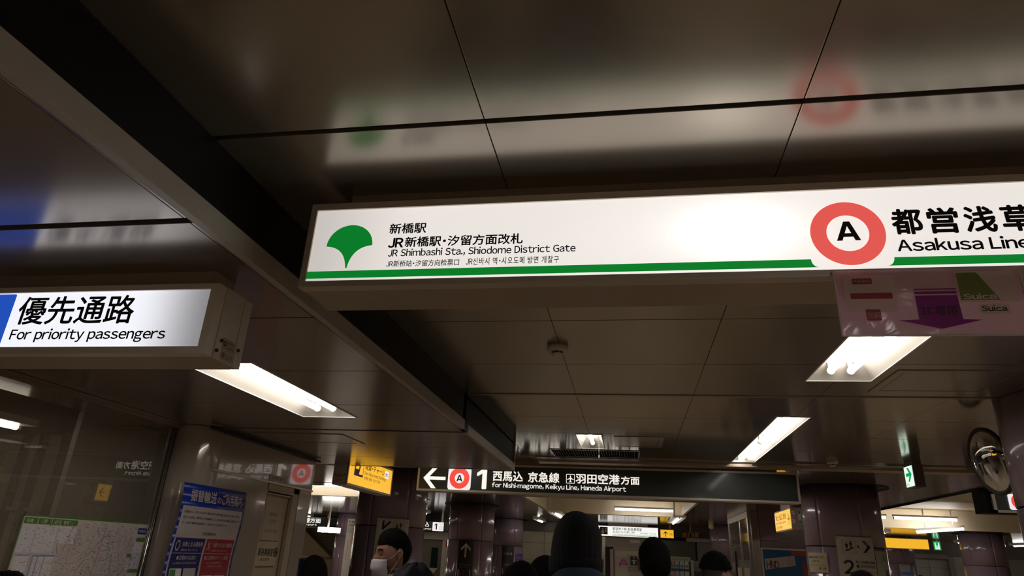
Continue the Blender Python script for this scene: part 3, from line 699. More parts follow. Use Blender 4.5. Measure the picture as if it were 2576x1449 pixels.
for a, b, c, d in ((.02, .11, .285, .295), (.13, .28, .285, .30), (.13, .14, .30, .60), (.165, .172, .30, .60), (.21, .216, .30, .60), (.905, .91, .28, .39), (.945, .95, .28, .39), (.975, .98, .28, .39), (.88, .885, .45, .66), (.93, .935, .48, .66), (.015, .10, .74, .76)): rq(mb, a, b, c, d, .0034)
for k in range(60): a = rnd.choice((.02, .135, .17, .22, .91, .95, .89)); c = rnd.uniform(.29, .62); rq(mb, a, a+rnd.uniform(.01, .03), c, c+.003, .0034)
mb.go('blue_table_print', M_mb, t)['kind'] = 'stuff'
mb = MB(); mb2 = MB(); mb3 = MB()
def ribbon(mb, pts, wd, D):
    for (a, b), (c, d) in zip(pts, pts[1:]):
        dx, dy = (c-a)*(y1-y0), (d-b)*(z0-z1); l = math.hypot(dx, dy) or 1; nx_, ny_ = -dy/l*wd, dx/l*wd
        mb.ngon(S, [(u(a)+nx_, v(b)+ny_), (u(a)-nx_, v(b)-ny_), (u(c)-nx_, v(d)-ny_), (u(c)+nx_, v(d)+ny_)][::-1], D)
for L_ in ([(.33, .25), (.35, .12), (.36, .06)], [(.27, .18), (.29, .28)], [(.36, .70), (.42, .60), (.47, .40), (.54, .26), (.60, .17), (.68, .08)], [(.36, .70), (.28, .66), (.24, .55), (.18, .50)], [(.36, .70), (.42, .80), (.52, .90), (.75, .90), (.85, .82), (.95, .72)], [(.62, .05), (.60, .35), (.58, .52)], [(.66, .88), (.70, .70), (.85, .42), (.90, .30)], [(.12, .93), (.30, .90), (.42, .88)], [(.75, .9), (.78, .75), (.88, .55), (.9, .5)], [(.3, .45), (.35, .52), (.4, .6)]):
    ribbon(mb, L_, .0016, .0035)
mb.go('trunk_lines', M_mr, t)['kind'] = 'stuff'
for k in range(1500):
    a = rnd.uniform(.14, .9); c = rnd.uniform(.05, .99)
    if a < .3 and c < .6 and k % 3: continue
    an = rnd.uniform(0, 2*PI); L_ = [(a, c)]
    for q in range(rnd.randint(2, 5)):
        an += rnd.uniform(-.7, .7); a += math.cos(an)*.016; c += math.sin(an)*.022; L_.append((min(max(a, .01), .99), min(max(c, .02), .99)))
    ribbon(rnd.choice((mb2, mb2, mb3)), L_, rnd.uniform(.0003, .0008), .0032)
mb2.go('street_print', M_mgr, t)['kind'] = 'stuff'; mb3.go('street_print', M_mr, t)['kind'] = 'stuff'
mb = MB()
ribbon(mb, [(.72, .28), (.74, .40), (.76, .50), (.78, .60)], .006, .0031); ribbon(mb, [(.62, .25), (.70, .24), (.68, .32)], .004, .0031); ribbon(mb, [(.55, .06), (.58, .14)], .005, .0031)
mb.go('river_print', M_mriver, t)['kind'] = 'stuff'
mb = MB()
for k in range(700):
    a = rnd.uniform(.02, .98); c = rnd.uniform(.04, .98); mb.ngon(S, [(u(a), v(c)), (u(a)+rnd.uniform(.004, .016), v(c)), (u(a)+.012, v(c)+.002), (u(a), v(c)+.002)], .0036)
for a, c in ((.40, .50), (.54, .63), (.57, .66), (.63, .63), (.50, .82), (.60, .74), (.64, .78)): mb.ring(S, u(a), v(c), 0, .007, .0037, 12)
mb.go('station_names', M_mk, t)['kind'] = 'stuff'
for a, tx in ((.03, '新橋'), (.125, '上野'), (.215, '品川'), (.28, '東京')): text(t, S, tx, u(a), u(a+.04), v(.058), v(.028), M_mw, d=.0036)
text(t, S, '東京路線案内図', u(.92), u(.985), v(.085), v(.06), M_mw, d=.0038)
# wall with the staff door
WX = -2.92; W = Flat('l', WX); HT = EYE+.463
wl = struct(thing('wall_staff', 'glossy beige panelled wall with the staff door', None, (WX, 5, 0)))
def curved(y_a, x_a, y_b, x_b, r, n=10):
    # rounded corner pillar from (x_a,y_a) to (x_b,y_b)
    return [(x_a+(x_b-x_a)*math.sin(k*PI/2/n), y_a+(y_b-y_a)*(1-math.cos(k*PI/2/n))) for k in range(n+1)]
cp = curved(4.262, GX-.02, 4.46, WX, .2)
mb = MB()
mb.strip([(a_, b_, 0) for a_, b_ in cp], [(a_, b_, ZL) for a_, b_ in cp])
o = mb.go('corner_pillar', M_wall, wl, True)
MB().box((WX-.04, 4.463, 0), (WX, 5.19, HT-.004), .002).go('wall_panel', M_wall, wl)
MB().box((WX-.04, 4.463, HT+.004), (WX, 5.29, ZL), .002).go('wall_panel', M_wall, wl)
MB().box((WX-.04, 5.294, HT+.004), (WX, 5.99, ZL), .002).go('wall_panel', M_wall, wl)
MB().box((WX-.04, 5.76, 0), (WX, 5.99, HT-.004), .002).go('wall_panel', M_wall, wl)
MB().box((-5.2, 5.95, 0), (WX-.01, 5.99, ZC)).go('wall_return', M_wall, wl)
MB().box((WX-.12, 4.463, 0), (WX-.06, 5.95, ZL)).go('wall_core', M_joint, wl)
MB().box((WX-.05, 4.40, HT-.012), (WX+.012, 5.99, HT+.004), .003).go('door_head_trim', M_alu, wl)
MB().cyl((WX+.02, 4.25, ZL-.02), (WX+.02, 6.02, ZL-.02), .012, 10).go('ceiling_trim', M_rubber, wl)
# plate over the door
S = W
d_ = struct(thing('door_1', 'beige staff door with STAFF ONLY lettering', None, (WX, 5.45, 0)))
DY0, DY1 = 5.185, 5.76; DX = WX-.035
MB().box((DX-.04, DY0+.035, .01), (DX, DY1-.12, HT-.075), .002).go('door_leaf', mat('door_paint', (.47, .38, .27), .5, var=.05), d_)
MB().box((DX-.04, DY0, 0), (DX+.03, DY0+.03, HT-.012), .003).box((DX-.04, DY1-.10, 0), (DX+.03, DY1, HT-.012), .003).box((DX-.04, DY0, HT-.060), (DX+.03, DY1, HT-.012), .003).go('door_frame', MATS['door_paint'], d_)
MB().box((DX-.03, DY1-.117, 0), (DX-.005, DY1-.103, HT-.06)).go('door_gap', M_rubber, d_)
MB().box((DX, DY0+.03, HT-.095), (DX+.035, DY1-.14, HT-.085), .002).box((DX, DY0+.03, HT-.072), (DX+.045, DY1-.12, HT-.062), .002).go('door_closer_rail', M_alud, d_)
MB().cyl((DX, DY1-.17, 1.0), (DX+.05, DY1-.17, 1.0), .01, 10).cyl((DX+.05, DY1-.17, 1.0), (DX+.05, DY1-.28, 1.0), .01, 10).go('door_handle', M_steel, d_)
SD = Flat('l', DX)
M_br = mat('print_brown', (.10, .07, .04), .5)
tt = thing('door_notice', 'faded STAFF ONLY notice on the beige staff door', 'notice', (DX, 5.4, EYE+.1))
a = (DY0+.10, DY0+.38)
MB().sheet(SD, a[0], a[1], EYE+.02, EYE+.30, .0005, .0015).go('sheet', mat('notice_faded', (.50, .41, .30), .45), tt)
text(tt, SD, '関係者以外', a[0]+.08, a[0]+.22, EYE+.205, EYE+.235, M_br, d=.003)
text(tt, SD, '立入禁止', a[0]+.09, a[0]+.20, EYE+.150, EYE+.180, M_br, d=.003)
text(tt, SD, 'STAFF ONLY', a[0]+.03, a[0]+.27, EYE+.075, EYE+.100, M_br, d=.003)
tt = thing('office_direction_notice', 'stationmaster office notice with round arrow on the staff door', 'notice', (DX, 5.4, EYE-.2))
MB().sheet(SD, a[0]-.02, a[1]+.02, EYE-.175, EYE+.005, .0005, .002).go('sheet', mat('notice_yellowed', (.55, .45, .30), .45), tt)
text(tt, SD, '駅長事務室', a[0]-.005, a[0]+.235, EYE-.105, EYE-.045, M_black, d=.003, bold=.03)
text(tt, SD, 'お忘れもの承り所', a[0]+.04, a[0]+.19, EYE-.143, EYE-.120, M_black, d=.003, bold=.01)
mb = MB().ring(SD, a[0]+.278, EYE-.075, .026, .038, .003, 24); arrow(mb, SD, a[0]+.278, EYE-.075, .05, 0, .003, .3, .45); mb.go('round_arrow', M_black, tt)
MB().box((DX, a[0]-.01, EYE+.007), (DX+.004, a[1]-.0, EYE+.014)).box((DX, a[0]-.01, EYE-.19), (DX+.004, a[1]-.0, EYE-.183)).go('sheet_edge', M_br, tt)
tt = thing('room_plate', 'small room name plate above the staff door', 'sign', (WX, 5.3, HT+.02))
py0, py1 = W.uv(678, 1200)[0], W.uv(720, 1215)[0]
MB().sheet(W, py0, py1, HT+.012, HT+.058, 0, .006).go('plate', mat('plate_grey', (.42, .36, .30), .4), tt)
text(tt, W, '出札室１', py0+.03, py1-.03, HT+.022, HT+.046, M_br, d=.008)
# transfer poster
pl = W.uv(460, 1212); pr_ = W.uv(616, 1240)
t = thing('transfer_poster', 'blue and red ticket transfer poster beside the staff door', 'poster', (WX, 4.5, EYE-.6))
y0, y1, z1, z0 = pl[0], pr_[0], pl[1], EYE-.62
class Tilt(Flat):
    def P(s, u_, v_, d=0):
        f = (z1-v_)/(z1-z0); return Vector((s.c+d+.012*math.sin(f*9), u_, v_))
S = Tilt('l', WX+.014)
mb = MB(); nn = 18
for k in range(nn):
    va, vb = z1+(z0-z1)*k/nn, z1+(z0-z1)*(k+1)/nn
    mb.ngon(S, [(y0, vb), (y1, vb), (y1, va), (y0, va)], 0)
M_pb = mat('poster_blue', (.008, .035, .33), .35); M_pn = mat('poster_navy', (.012, .015, .13), .3); M_pr = mat('poster_red', (.34, .015, .03), .3); M_pw = mat('poster_white', (.48, .42, .42), .4)
o = mb.go('sheet', M_pb, t, True); mo = o.modifiers.new('t', 'SOLIDIFY'); mo.thickness = .001
u = lambda f: y0+(y1-y0)*f
v = lambda f: z1+(z0-z1)*f
def fillq(mbx, a, b, c, d, D, n=8):
    for k in range(n):
        c0, c1 = c+(d-c)*k/n, c+(d-c)*(k+1)/n; mbx.ngon(S, [(u(a), v(c1)), (u(b), v(c1)), (u(b), v(c0)), (u(a), v(c0))], D)
mb = MB(); fillq(mb, .03, .965, .148, 1, .001, 16); mb.go('white_field', M_pw, t)
mb = MB(); fillq(mb, .05, .475, .355, 1, .002, 14); mb.go('navy_panel', M_pn, t)
mb = MB(); fillq(mb, .50, .945, .355, 1, .002, 14); mb.go('red_panel', M_pr, t)
mb = MB(); fillq(mb, .05, .475, .452, .455, .003, 1); fillq(mb, .50, .945, .452, .455, .003, 1); mb.go('divider_line', M_pw, t)
text(t, S, '振替輸送', u(.11), u(.50), v(.118), v(.035), M_pw, d=.002, bold=.03)
text(t, S, 'の', u(.515), u(.575), v(.110), v(.065), M_pw, d=.002, bold=.02)
text(t, S, 'ご利用案内', u(.59), u(.93), v(.118), v(.035), M_pw, d=.002, bold=.03)
for k, tx in enumerate(('振替輸送とは、お客さまがお持ちの乗車券区間で列車の運転に支障が生じた場合に、経路の', '指定された経路を、乗車券および普通乗車券により、振り替えて他の鉄道をご利用いただけ', 'また、お持ちの乗車券の有効区間によりご利用いただける経路は異なります。')):
    text(t, S, tx, u(.06), u(.93 if k < 2 else .76), v(.195+k*.036), v(.178+k*.036), M_black, d=.003, res=1)
text(t, S, '対象乗車券※', u(.40), u(.61), v(.335), v(.312), M_black, d=.003)
MB().ring(S, u(.10), v(.405), .016, .022, .004, 30, 1.5).go('circle_mark', M_pw, t)
mb = MB(); c_ = (u(.55), v(.405)); q = .018
for s in (1, -1): mb.ngon(S, [(c_[0]-q-.003, c_[1]-s*q*1.5), (c_[0]-q+.004, c_[1]-s*q*1.5), (c_[0]+q+.003, c_[1]+s*q*1.5), (c_[0]+q-.004, c_[1]+s*q*1.5)][::s], .004)
mb.go('cross_mark', M_pw, t)
text(t, S, '対象となる乗車券', u(.16), u(.45), v(.412), v(.378), M_pw, d=.004, bold=.02)
text(t, S, '対象とならない乗車券', u(.61), u(.925), v(.412), v(.378), M_pw, d=.004, bold=.02)
text(t, S, '振替輸送をご利用いただけます。', u(.16), u(.40), v(.440), v(.426), M_pw, d=.004, res=1)
text(t, S, '振替輸送はご利用いただけません。', u(.61), u(.86), v(.440), v(.426), M_pw, d=.004, res=1)
text(t, S, '●定期券の区間内', u(.13), u(.40), v(.497), v(.467), M_pw, d=.004, bold=.01)
text(t, S, '●IC乗車券のチャージ残額', u(.53), u(.90), v(.497), v(.467), M_pw, d=.004, bold=.01)
text(t, S, 'Suica定期券・PASMO定期券・磁気定期券', u(.09), u(.42), v(.525), v(.508), M_pw, d=.004, res=1)
text(t, S, 'Suica・PASMO・各種交通系ICカード', u(.57), u(.84), v(.525), v(.508), M_pw, d=.004, res=1)
text(t, S, '※定期券区間外はチャージ残額利用', u(.60), u(.82), v(.545), v(.532), M_pw, d=.004, res=1)
M_cg = mat('card_green', (.06, .22, .06), .3)
for a, c in ((.07, .55), (.53, .60)):
    MB().ngon(S, rrect(u(a), u(a+.16), v(c+.11), v(c), .004), .005).go('printed_card', M_white, t)
    MB().ngon(S, [(u(a+.005), v(c+.105)), (u(a+.09), v(c+.105)), (u(a+.08), v(c+.005)), (u(a+.005), v(c+.005))], .0056).go('card_green_part', M_cg, t)
    text(t, S, 'Suica', u(a+.01), u(a+.085), v(c+.102), v(c+.082), M_white, d=.006, bold=.02)
    MB().ngon(S, rrect(u(a+.185), u(a+.36), v(c+.11), v(c), .004), .005).go('printed_card', MATS['poster_white'], t)
    mb = MB()
    for k in range(3): mb.ngon(S, [(u(a+.21), v(c+.035+k*.032)), (u(a+.27), v(c+.035+k*.032)), (u(a+.27), v(c+.02+k*.032)), (u(a+.21), v(c+.02+k*.032))], .0056)
    mb.go('card_pink_print', mat('card_pink', (.5, .12, .25), .4), t)
MB().ngon(S, rrect(u(.17), u(.31), v(.77), v(.68), .002), .005).go('printed_ticket', mat('ticket_pink', (.55, .30, .36), .4), t)
text(t, S, '定期乗車券', u(.185), u(.295), v(.715), v(.70), M_br, d=.006, res=1)
# ================================================================== COLUMNS
def column(label, cx_, cy_, r, zj, top=ZC, ring=True, group=None):
    t = thing('round_column', label, 'column', (cx_, cy_, 0), group)
    MB().cyl((cx_, cy_, 0), (cx_, cy_, top), r-.018, 48).go('core', M_joint, t)
    a0 = math.atan2(-cy_, -cx_)
    for z_a, z_b in ((.12, zj-.006), (zj+.006, top-.002)):
        for q in range(6):
            b0 = a0+.45+q*PI/3+.0018; b1 = a0+.45+(q+1)*PI/3-.0018; n = 14; mb = MB()
            P_ = [(cx_+r*math.cos(b0+(b1-b0)*k/n), cy_+r*math.sin(b0+(b1-b0)*k/n)) for k in range(n+1)]
            mb.strip([(a_, b_, z_a) for a_, b_ in P_], [(a_, b_, z_b) for a_, b_ in P_])
            o = mb.go('curved_panel', M_purple, t, True); mo = o.modifiers.new('t', 'SOLIDIFY'); mo.thickness = .012; mo.offset = -1
    MB().cyl((cx_, cy_, 0), (cx_, cy_, .12), r+.006, 48).go('plinth', M_joint, t)
    if ring: MB().lathe([(r+.0, -.001), (r+.125, -.001), (r+.13, -.006), (r+.13, .001)], (cx_, cy_, top-.002), 56).go('ceiling_ring', M_dark, t)
    return t
column('near purple round column at right edge carrying the convex mirror', 2.63, 4.27, .46, EYE+.385, ring=False)
RC = (2.645, 9.45, .46)
column('purple round column with the white platform 2 board', *RC, EYE+.28)
AC = (-3.143, 8.876, .46)
column('large purple round column behind the masked man', *AC, EYE+.262)
BC = (-3.47, 15.1, .5); column('purple round column with black arrow toilet board', *BC, EYE+.245)
CC = (-3.70, 21.0, .49); column('purple round column with narrow black board and blue notice', *CC, EYE+.24)
DC = (2.62, 19.9, .5); column('slim looking purple column left of the steel lift shaft', *DC, EYE+.24)
EC = (7.62, 22.3, .46); column('purple column with small blue sky notice under the yellow sign', *EC, EYE+.28)
FC = (8.3, 18.6, .46); column('distant purple column right of the running man exit sign', *FC, EYE+.28)
HC = (-9.2, 22.2, .5); column('purple column with the red line map strip at left', *HC, EYE+.30)
# boards on the columns
def sub(S, pts): return [S.uv(*p) for p in pts]
S = Cyl(RC[0], RC[1], RC[2]+.004)
a = S.uv(2101, 1349); b = S.uv(2193, 1352); zb = EYE-.75
t = thing('platform_board', 'white board for platform 2 with escalator symbol and arrow on the purple column', 'sign', (RC[0], RC[1]-RC[2], zb))
M_bw = mat('board_white', (.50, .45, .38), .45, var=.04)
MB().sheet(S, a[0], b[0], zb, a[1], 0, .004, 12).go('board', M_bw, t)
W_, H_ = b[0]-a[0], .5
u = lambda f: a[0]+W_*f
v = lambda f: a[1]-.52*f
D = .006
mb = MB()
for q in ((.15, .49, .085, .092), (.15, .49, .335, .342), (.15, .155, .085, .342), (.485, .49, .085, .342)): mb.ngon(S, [(u(q[0]), v(q[3])), (u(q[1]), v(q[3])), (u(q[1]), v(q[2])), (u(q[0]), v(q[2]))], D)
picto_person(mb, S, u(.26), v(.29), .085, D); picto_person(mb, S, u(.37), v(.25), .085, D)
mb.ngon(S, [(u(.21), v(.315)), (u(.26), v(.315)), (u(.44), v(.24)), (u(.44), v(.225)), (u(.40), v(.225)), (u(.24), v(.295)), (u(.21), v(.295))], D)
mb.go('escalator_symbol', M_black, t)
mb = MB(); arrow(mb, S, u(.72), v(.21), .155, 0, D, .17, .42); mb.go('arrow', M_black, t)
text(t, S, '2', u(.13), u(.40), v(.80), v(.50), M_black, d=D, bold=.035, res=3)
text(t, S, '押上 京成線 北総線', u(.44), u(.97), v(.565), v(.505), M_black, d=D, bold=.01)
text(t, S, '成田空港 方面', u(.54), u(.95), v(.655), v(.595), M_black, d=D, bold=.01)
mb = MB(); mb.ngon(S, rrect(u(.45), u(.515), v(.655), v(.595), .003), D); mb.go('airplane_box', M_black, t)
text(t, S, 'for Oshiage', u(.44), u(.72), v(.705), v(.675), M_black, d=D)
text(t, S, 'Keisei Line, Hokuso Line', u(.44), u(.99), v(.755), v(.725), M_black, d=D)
text(t, S, 'Narita Airport', u(.44), u(.77), v(.80), v(.77), M_black, d=D)
mb = MB(); mb.ngon(S, [(u(.30), v(1.3)), (u(.34), v(1.3)), (u(.34), v(.87)), (u(.30), v(.87))], D); mb.go('red_line', mat('line_red', (.45, .12, .09), .5), t)
for f in ((.04, .05), (.95, .05)): MB().ring(S, u(f[0]), v(f[1]), 0, .006, D, 10).go('screw', M_black, t)
a = S.uv(2033, 1390); b = S.uv(2080, 1391); c = S.uv(2038, 1439)
t = thing('small_notice', 'small yellowed notice left of the platform 2 board', 'notice', (RC[0]-.2, RC[1]-RC[2], c[1]))
MB().sheet(S, a[0], b[0], c[1], a[1], 0, .003, 6).go('sheet', mat('notice_cream', (.45, .37, .24), .45), t)
u = lambda f: a[0]+(b[0]-a[0])*f
v = lambda f: a[1]+(c[1]-a[1])*f
text(t, S, '駐輪禁止区域 入り口', u(.06), u(.86), v(.28), v(.16), M_br, d=.005, bold=.01)
text(t, S, '合 動 中', u(.25), u(.65), v(.48), v(.36), MATS['card_green'], d=.005, bold=.02)
text(t, S, 'Walk in Operation', u(.15), u(.88), v(.66), v(.59), M_br, d=.005)
text(t, S, '駅 長', u(.60), u(.92), v(.85), v(.74), M_br, d=.005, bold=.02)
a = S.uv(2200, 1386); b = S.uv(2229, 1389)
t = thing('green_title_notice', 'pale notice with green title at right side of the platform 2 column', 'notice', (RC[0]+.3, RC[1]-RC[2], EYE-.4))
MB().sheet(S, a[0], b[0], EYE-.5, a[1], 0, .003, 8).go('sheet', mat('notice_greyish', (.36, .36, .30), .45), t)
text(t, S, 'スト', a[0]+.10, b[0]-.01, a[1]-.11, a[1]-.04, MATS['card_green'], d=.005, bold=.02)
MB().sheet(S, a[0]+.14, b[0]-.01, a[1]-.34, a[1]-.20, .003, .0045, 5).go('grey_print', mat('print_grey', (.14, .12, .12), .5), t)
# board on column A
S = Cyl(AC[0], AC[1], AC[2]+.004)
a = S.uv(950, 1303); b = S.uv(1030, 1304)
t = thing('direction_board', 'white board with diagonal arrow and escalator symbol behind the masked man', 'sign', (AC[0], AC[1]-AC[2], EYE-.7))
MB().sheet(S, a[0], b[0], EYE-.7, a[1], 0, .004, 12).go('board', M_bw, t)
u = lambda f: a[0]+(b[0]-a[0])*f
v = lambda f: a[1]-.45*f
mb = MB(); arrow(mb, S, u(.29), v(.19), .14, math.radians(225), D, .18, .5); mb.go('arrow', M_black, t)
mb = MB()
for q in ((.53, .85, .09, .097), (.53, .85, .36, .367), (.53, .535, .09, .367), (.845, .85, .09, .367)): mb.ngon(S, [(u(q[0]), v(q[3])), (u(q[1]), v(q[3])), (u(q[1]), v(q[2])), (u(q[0]), v(q[2]))], D)
picto_person(mb, S, u(.62), v(.31), .08, D); picto_person(mb, S, u(.73), v(.27), .08, D)
mb.go('escalator_symbol', M_black, t)
for f in ((.05, .08), (.94, .08)): MB().ring(S, u(f[0]), v(f[1]), 0, .006, D, 10).go('screw', M_black, t)
# toilet boards on columns B and C
def toilet_board(K, p0, p1, label, arr):
    S = Cyl(K[0], K[1], K[2]+.004); a = S.uv(*p0); b = S.uv(*p1); w_ = b[0]-a[0]
    t = thing('toilet_board', label, 'sign', (K[0], K[1]-K[2], a[1]-1.1))
    MB().sheet(S, a[0], b[0], a[1]-1.1, a[1], 0, .004, 8).go('board', mat('board_black', (.02, .02, .016), .35), t)
    u = lambda f: a[0]+w_*f
    v = lambda f: a[1]-w_*f
    M_c = mat('board_cream_print', (.60, .54, .42), .4)
    if arr: mb = MB(); arrow(mb, S, u(.5), v(.62), w_*.85, PI/2, .007, .13, .36); mb.go('arrow', M_c, t)
    else: text(t, S, 'この柱の裏', u(.14), u(.86), v(.72), v(.52), M_c, d=.007, bold=.01)
    text(t, S, 'だれでもトイレ', u(.14), u(.88), v(1.54), v(1.40), mat('print_tan', (.28, .22, .16), .4) if arr else M_c, d=.007)
    text(t, S, 'Multipurpose Restroom', u(.2), u(.8), v(1.66), v(1.61), MATS.get('print_tan') or M_c, d=.007)
    MB().ngon(S, rrect(u(.07), u(.88), v(2.25), v(1.74), .01), .007).go('pictogram_plate', M_c, t)
    mb = MB(); picto_person(mb, S, u(.20), v(2.2), w_*.40, .009, True); mb.go('woman_symbol', mat('picto_red', (.40, .03, .03), .4), t)
    mb = MB(); picto_person(mb, S, u(.43), v(2.2), w_*.40, .009); mb.go('man_symbol', mat('picto_navy', (.03, .04, .18), .4), t)
    mb = MB().ngon(S, [(u(.305), v(2.2)), (u(.325), v(2.2)), (u(.325), v(1.78)), (u(.305), v(1.78))], .009)
    mb.ring(S, u(.68), v(2.08), w_*.08, w_*.11, .009, 20, a0=PI*.8, a1=PI*2.2).ring(S, u(.67), v(1.83), 0, w_*.035, .009, 10).ngon(S, [(u(.65), v(2.05)), (u(.69), v(2.05)), (u(.69), v(1.88)), (u(.65), v(1.88))], .009).ngon(S, [(u(.67), v(2.05)), (u(.80), v(2.18)), (u(.83), v(2.16)), (u(.72), v(2.01)), (u(.67), v(2.01))], .009)
    mb.go('wheelchair_symbol', M_black, t)
toilet_board(BC, (1155, 1357), (1193, 1358), 'black toilet board with upward arrow on a purple column', True)
toilet_board(CC, (1264, 1372), (1293, 1373), 'narrow black toilet board without arrow on the farther purple column', False)
S = Cyl(CC[0], CC[1], CC[2]+.004); a = S.uv(1297, 1393); b = S.uv(1325, 1395)
t = thing('blue_notice', 'blue event notice with pink lettering on the farther purple column', 'notice', (CC[0]+.3, CC[1]-.4, a[1]-.4))
MB().sheet(S, a[0], b[0], a[1]-.42, a[1], 0, .004, 6).go('sheet', mat('notice_blue', (.05, .09, .36), .4), t)
for k, tx in enumerate(('開催中', 'セール', '12.31')): text(t, S, tx, a[0]+.04, b[0]-.03, a[1]-.14-k*.09, a[1]-.07-k*.09, mat('print_pink', (.50, .12, .38), .4), d=.007, bold=.02)
# line map strip on column H
S = Cyl(HC[0], HC[1], HC[2]+.004); a = S.uv(876, 1305); b = S.uv(897, 1306)
t = thing('line_map_strip', 'tall white strip with red line map on the purple column at left', 'map', (HC[0]+.3, HC[1]-.4, 0.5))
wd = max(abs(b[0]-a[0]), .40); MB().sheet(S, a[0], a[0]+wd, EYE-.9, a[1], 0, .004, 8).go('board', M_bw, t)
u = lambda f: a[0]+wd*f
v = lambda f: a[1]-1.9*f
text(t, S, '西馬込', u(.08), u(.8), v(.065), v(.03), M_black, d=.007, bold=.01); text(t, S, '羽田空港', u(.08), u(.85), v(.12), v(.08), M_black, d=.007, bold=.01)
for k, tx in enumerate(('for Nishi', 'Keikyu Line', 'Haneda Airport')): text(t, S, tx, u(.08), u(.8), v(.165+k*.03), v(.145+k*.03), M_black, d=.007)
mb = MB()
for L_ in ([(.50, .22), (.52, .36), (.22, .48), (.20, .66), (.9, .70)], [(.22, .34), (.22, .50)]):
    for (p, q), (r, s) in zip(L_, L_[1:]):
        du, dv = u(r)-u(p), v(s)-v(q); l = math.hypot(du, dv); nu, nv = -dv/l*.012, du/l*.012
        mb.ngon(S, [(u(p)+nu, v(q)+nv), (u(p)-nu, v(q)-nv), (u(r)-nu, v(s)-nv), (u(r)+nu, v(s)+nv)], .007)
mb.go('red_route', mat('route_red', (.62, .20, .14), .5), t)
# ------------------------------------------------------------------ convex mirror on the near column
mc = atY(2490, 1160, 4.86); nrm = Vector((-.97, -.06, -.17)).normalized()
t = thing('convex_mirror', 'round convex mirror fixed to the near purple column', 'mirror', mc)
MB().lathe([(0, .05), (.055, .048), (.11, .039), (.155, .027), (.188, .011), (.195, .003)], mc, 44, nrm).go('mirror_dome', mat('mirror', (.75, .75, .75), .03, 1, 0), t)
MB().lathe([(.194, .006), (.205, .012), (.216, .004), (.216, -.014), (.194, -.024), (.09, -.05), (0, -.055)], mc, 44, nrm).go('back_shell', M_rubber, t)
MB().cyl(mc-nrm*.04, mc-nrm*.04+Vector((.14, -.22, 0)), .016, 14).go('bracket', M_rubber, t)
# ------------------------------------------------------------------ green exit sign hanging at right
X_ = 2.57
t = thing('exit_sign', 'small green and white exit arrow sign hanging from the ceiling', 'sign', (X_+.045, 6.93, EYE+.765))
S = Flat('r', X_); ya, yb = 6.78, 6.965; z0, z1 = EYE+.762, EYE+.943
MB().box((X_+.002, ya-.01, z0-.012), (X_+.09, yb+.01, z1+.01), .004).go('housing', mat('exit_housing', (.13, .10, .08), .5), t)
MB().box((X_+.008, ya, z1+.01), (X_+.085, yb, ZC)).go('mounting_box', MATS['exit_housing'], t)
MB().sheet(S, -yb, -ya, z0, z1, 0, .004).go('face', glow('exit_white', (.86, 1., .92), .95), t)
M_eg = glow('exit_green', (.0, .45, .12), .7)
mb = MB(); arrow(mb, S, -(ya+yb)/2+.01, (z0+z1)/2+.015, .135, 0, .006, .22, .46); mb.go('arrow', M_eg, t)
text(t, S, '非常口', -yb+.015, -yb+.08, z0+.008, z0+.030, M_eg, d=.006, bold=.01)
# ================================================================== FAR CONCOURSE
def slab(parent, name, lo, hi, m, bev=0): return MB().box(lo, hi, bev).go(name, m, parent)
def coffer(h, z1, label, m, skip=()):
    x0, x1, y0, y1 = h; t = struct(thing('ceiling_coffer', label, None, ((x0+x1)/2, (y0+y1)/2, ZC)))
    slab(t, 'coffer_top', (x0-.02, y0, z1), (x1+.02, y1, z1+.03), m)
    for n_, lo, hi in (('a', (x0-.03, y0, ZC-.002), (x0, y1, z1)), ('b', (x1, y0, ZC-.002), (x1+.03, y1, z1)), ('c', (x0, y0-.03, ZC-.002), (x1, y0, z1)), ('d', (x0-.03, y1, ZC-.002), (x1+.03, y1+.03, z1))):
        if n_ not in skip: slab(t, 'coffer_side', lo, hi, m)
    return t
coffer(CO1, ZC+.42, 'cream lit ceiling recess in the middle of the concourse', M_cream)
coffer(COL_, ZC+.42, 'cream lit ceiling recess at left beyond the staff wall', M_cream)
hr = struct(thing('ceiling_high', 'cream raised ceiling over the right side of the concourse', None, (8, 10, ZC+.4)))
slab(hr, 'raised_top', (EDGE_R, -6, ZC+.40), (13.9, 17.4, ZC+.43), M_cream)
slab(hr, 'end_drop', (EDGE_R, 17.4, ZC-.004), (13.9, 17.43, ZC+.4), M_cream)
for yb in (5.0, 8.9, 12.9): slab(hr, 'cross_beam', (EDGE_R+.02, yb, ZC+.22), (13.9, yb+.35, ZC+.40), M_cream, .01)
slab(hr, 'edge_trim', (EDGE_R-.005, -6, ZC-.02), (EDGE_R+.02, 17.4, ZC+.40), M_dark)
def tube_light(a, b, r, label, group=None, m=None):
    a = Vector(a); b = Vector(b); t = thing('tube_light', label, 'light', (a+b)/2, group); d = (b-a).normalized()
    MB().cyl(a, b, r, 14).go('tube', M_tube, t)
    up = Vector((0, 0, 1)); s = d.cross(up).normalized()*.035
    mb = MB(); z = Vector((0, 0, r+.012)); h = Vector((0, 0, .04)); A, B = a-d*.03, b+d*.03
    mb.quad(A-s+z, B-s+z, B+s+z, A+s+z); mb.quad(A-s+z+h, A+s+z+h, B+s+z+h, B-s+z+h)
    for q in (s, -s): mb.quad(A+q+z, A+q+z+h, B+q+z+h, B+q+z)
    mb.go('batten', M_white_enamel, t)
    for e in (a-d*.02, b+d*.012): MB().cyl(e, e+d*.008, r+.008, 12).box(e+Vector((-.008, -.008, 0)), e+Vector((.012, .012, r+.02))).go('socket', M_socket, t)
    return t
p, q = atY(1548, 1281, 16.5), atY(1692, 1288, 16.5); tube_light(p, (q.x, 16.5, p.z), .019, 'bare tube light across the middle ceiling recess')
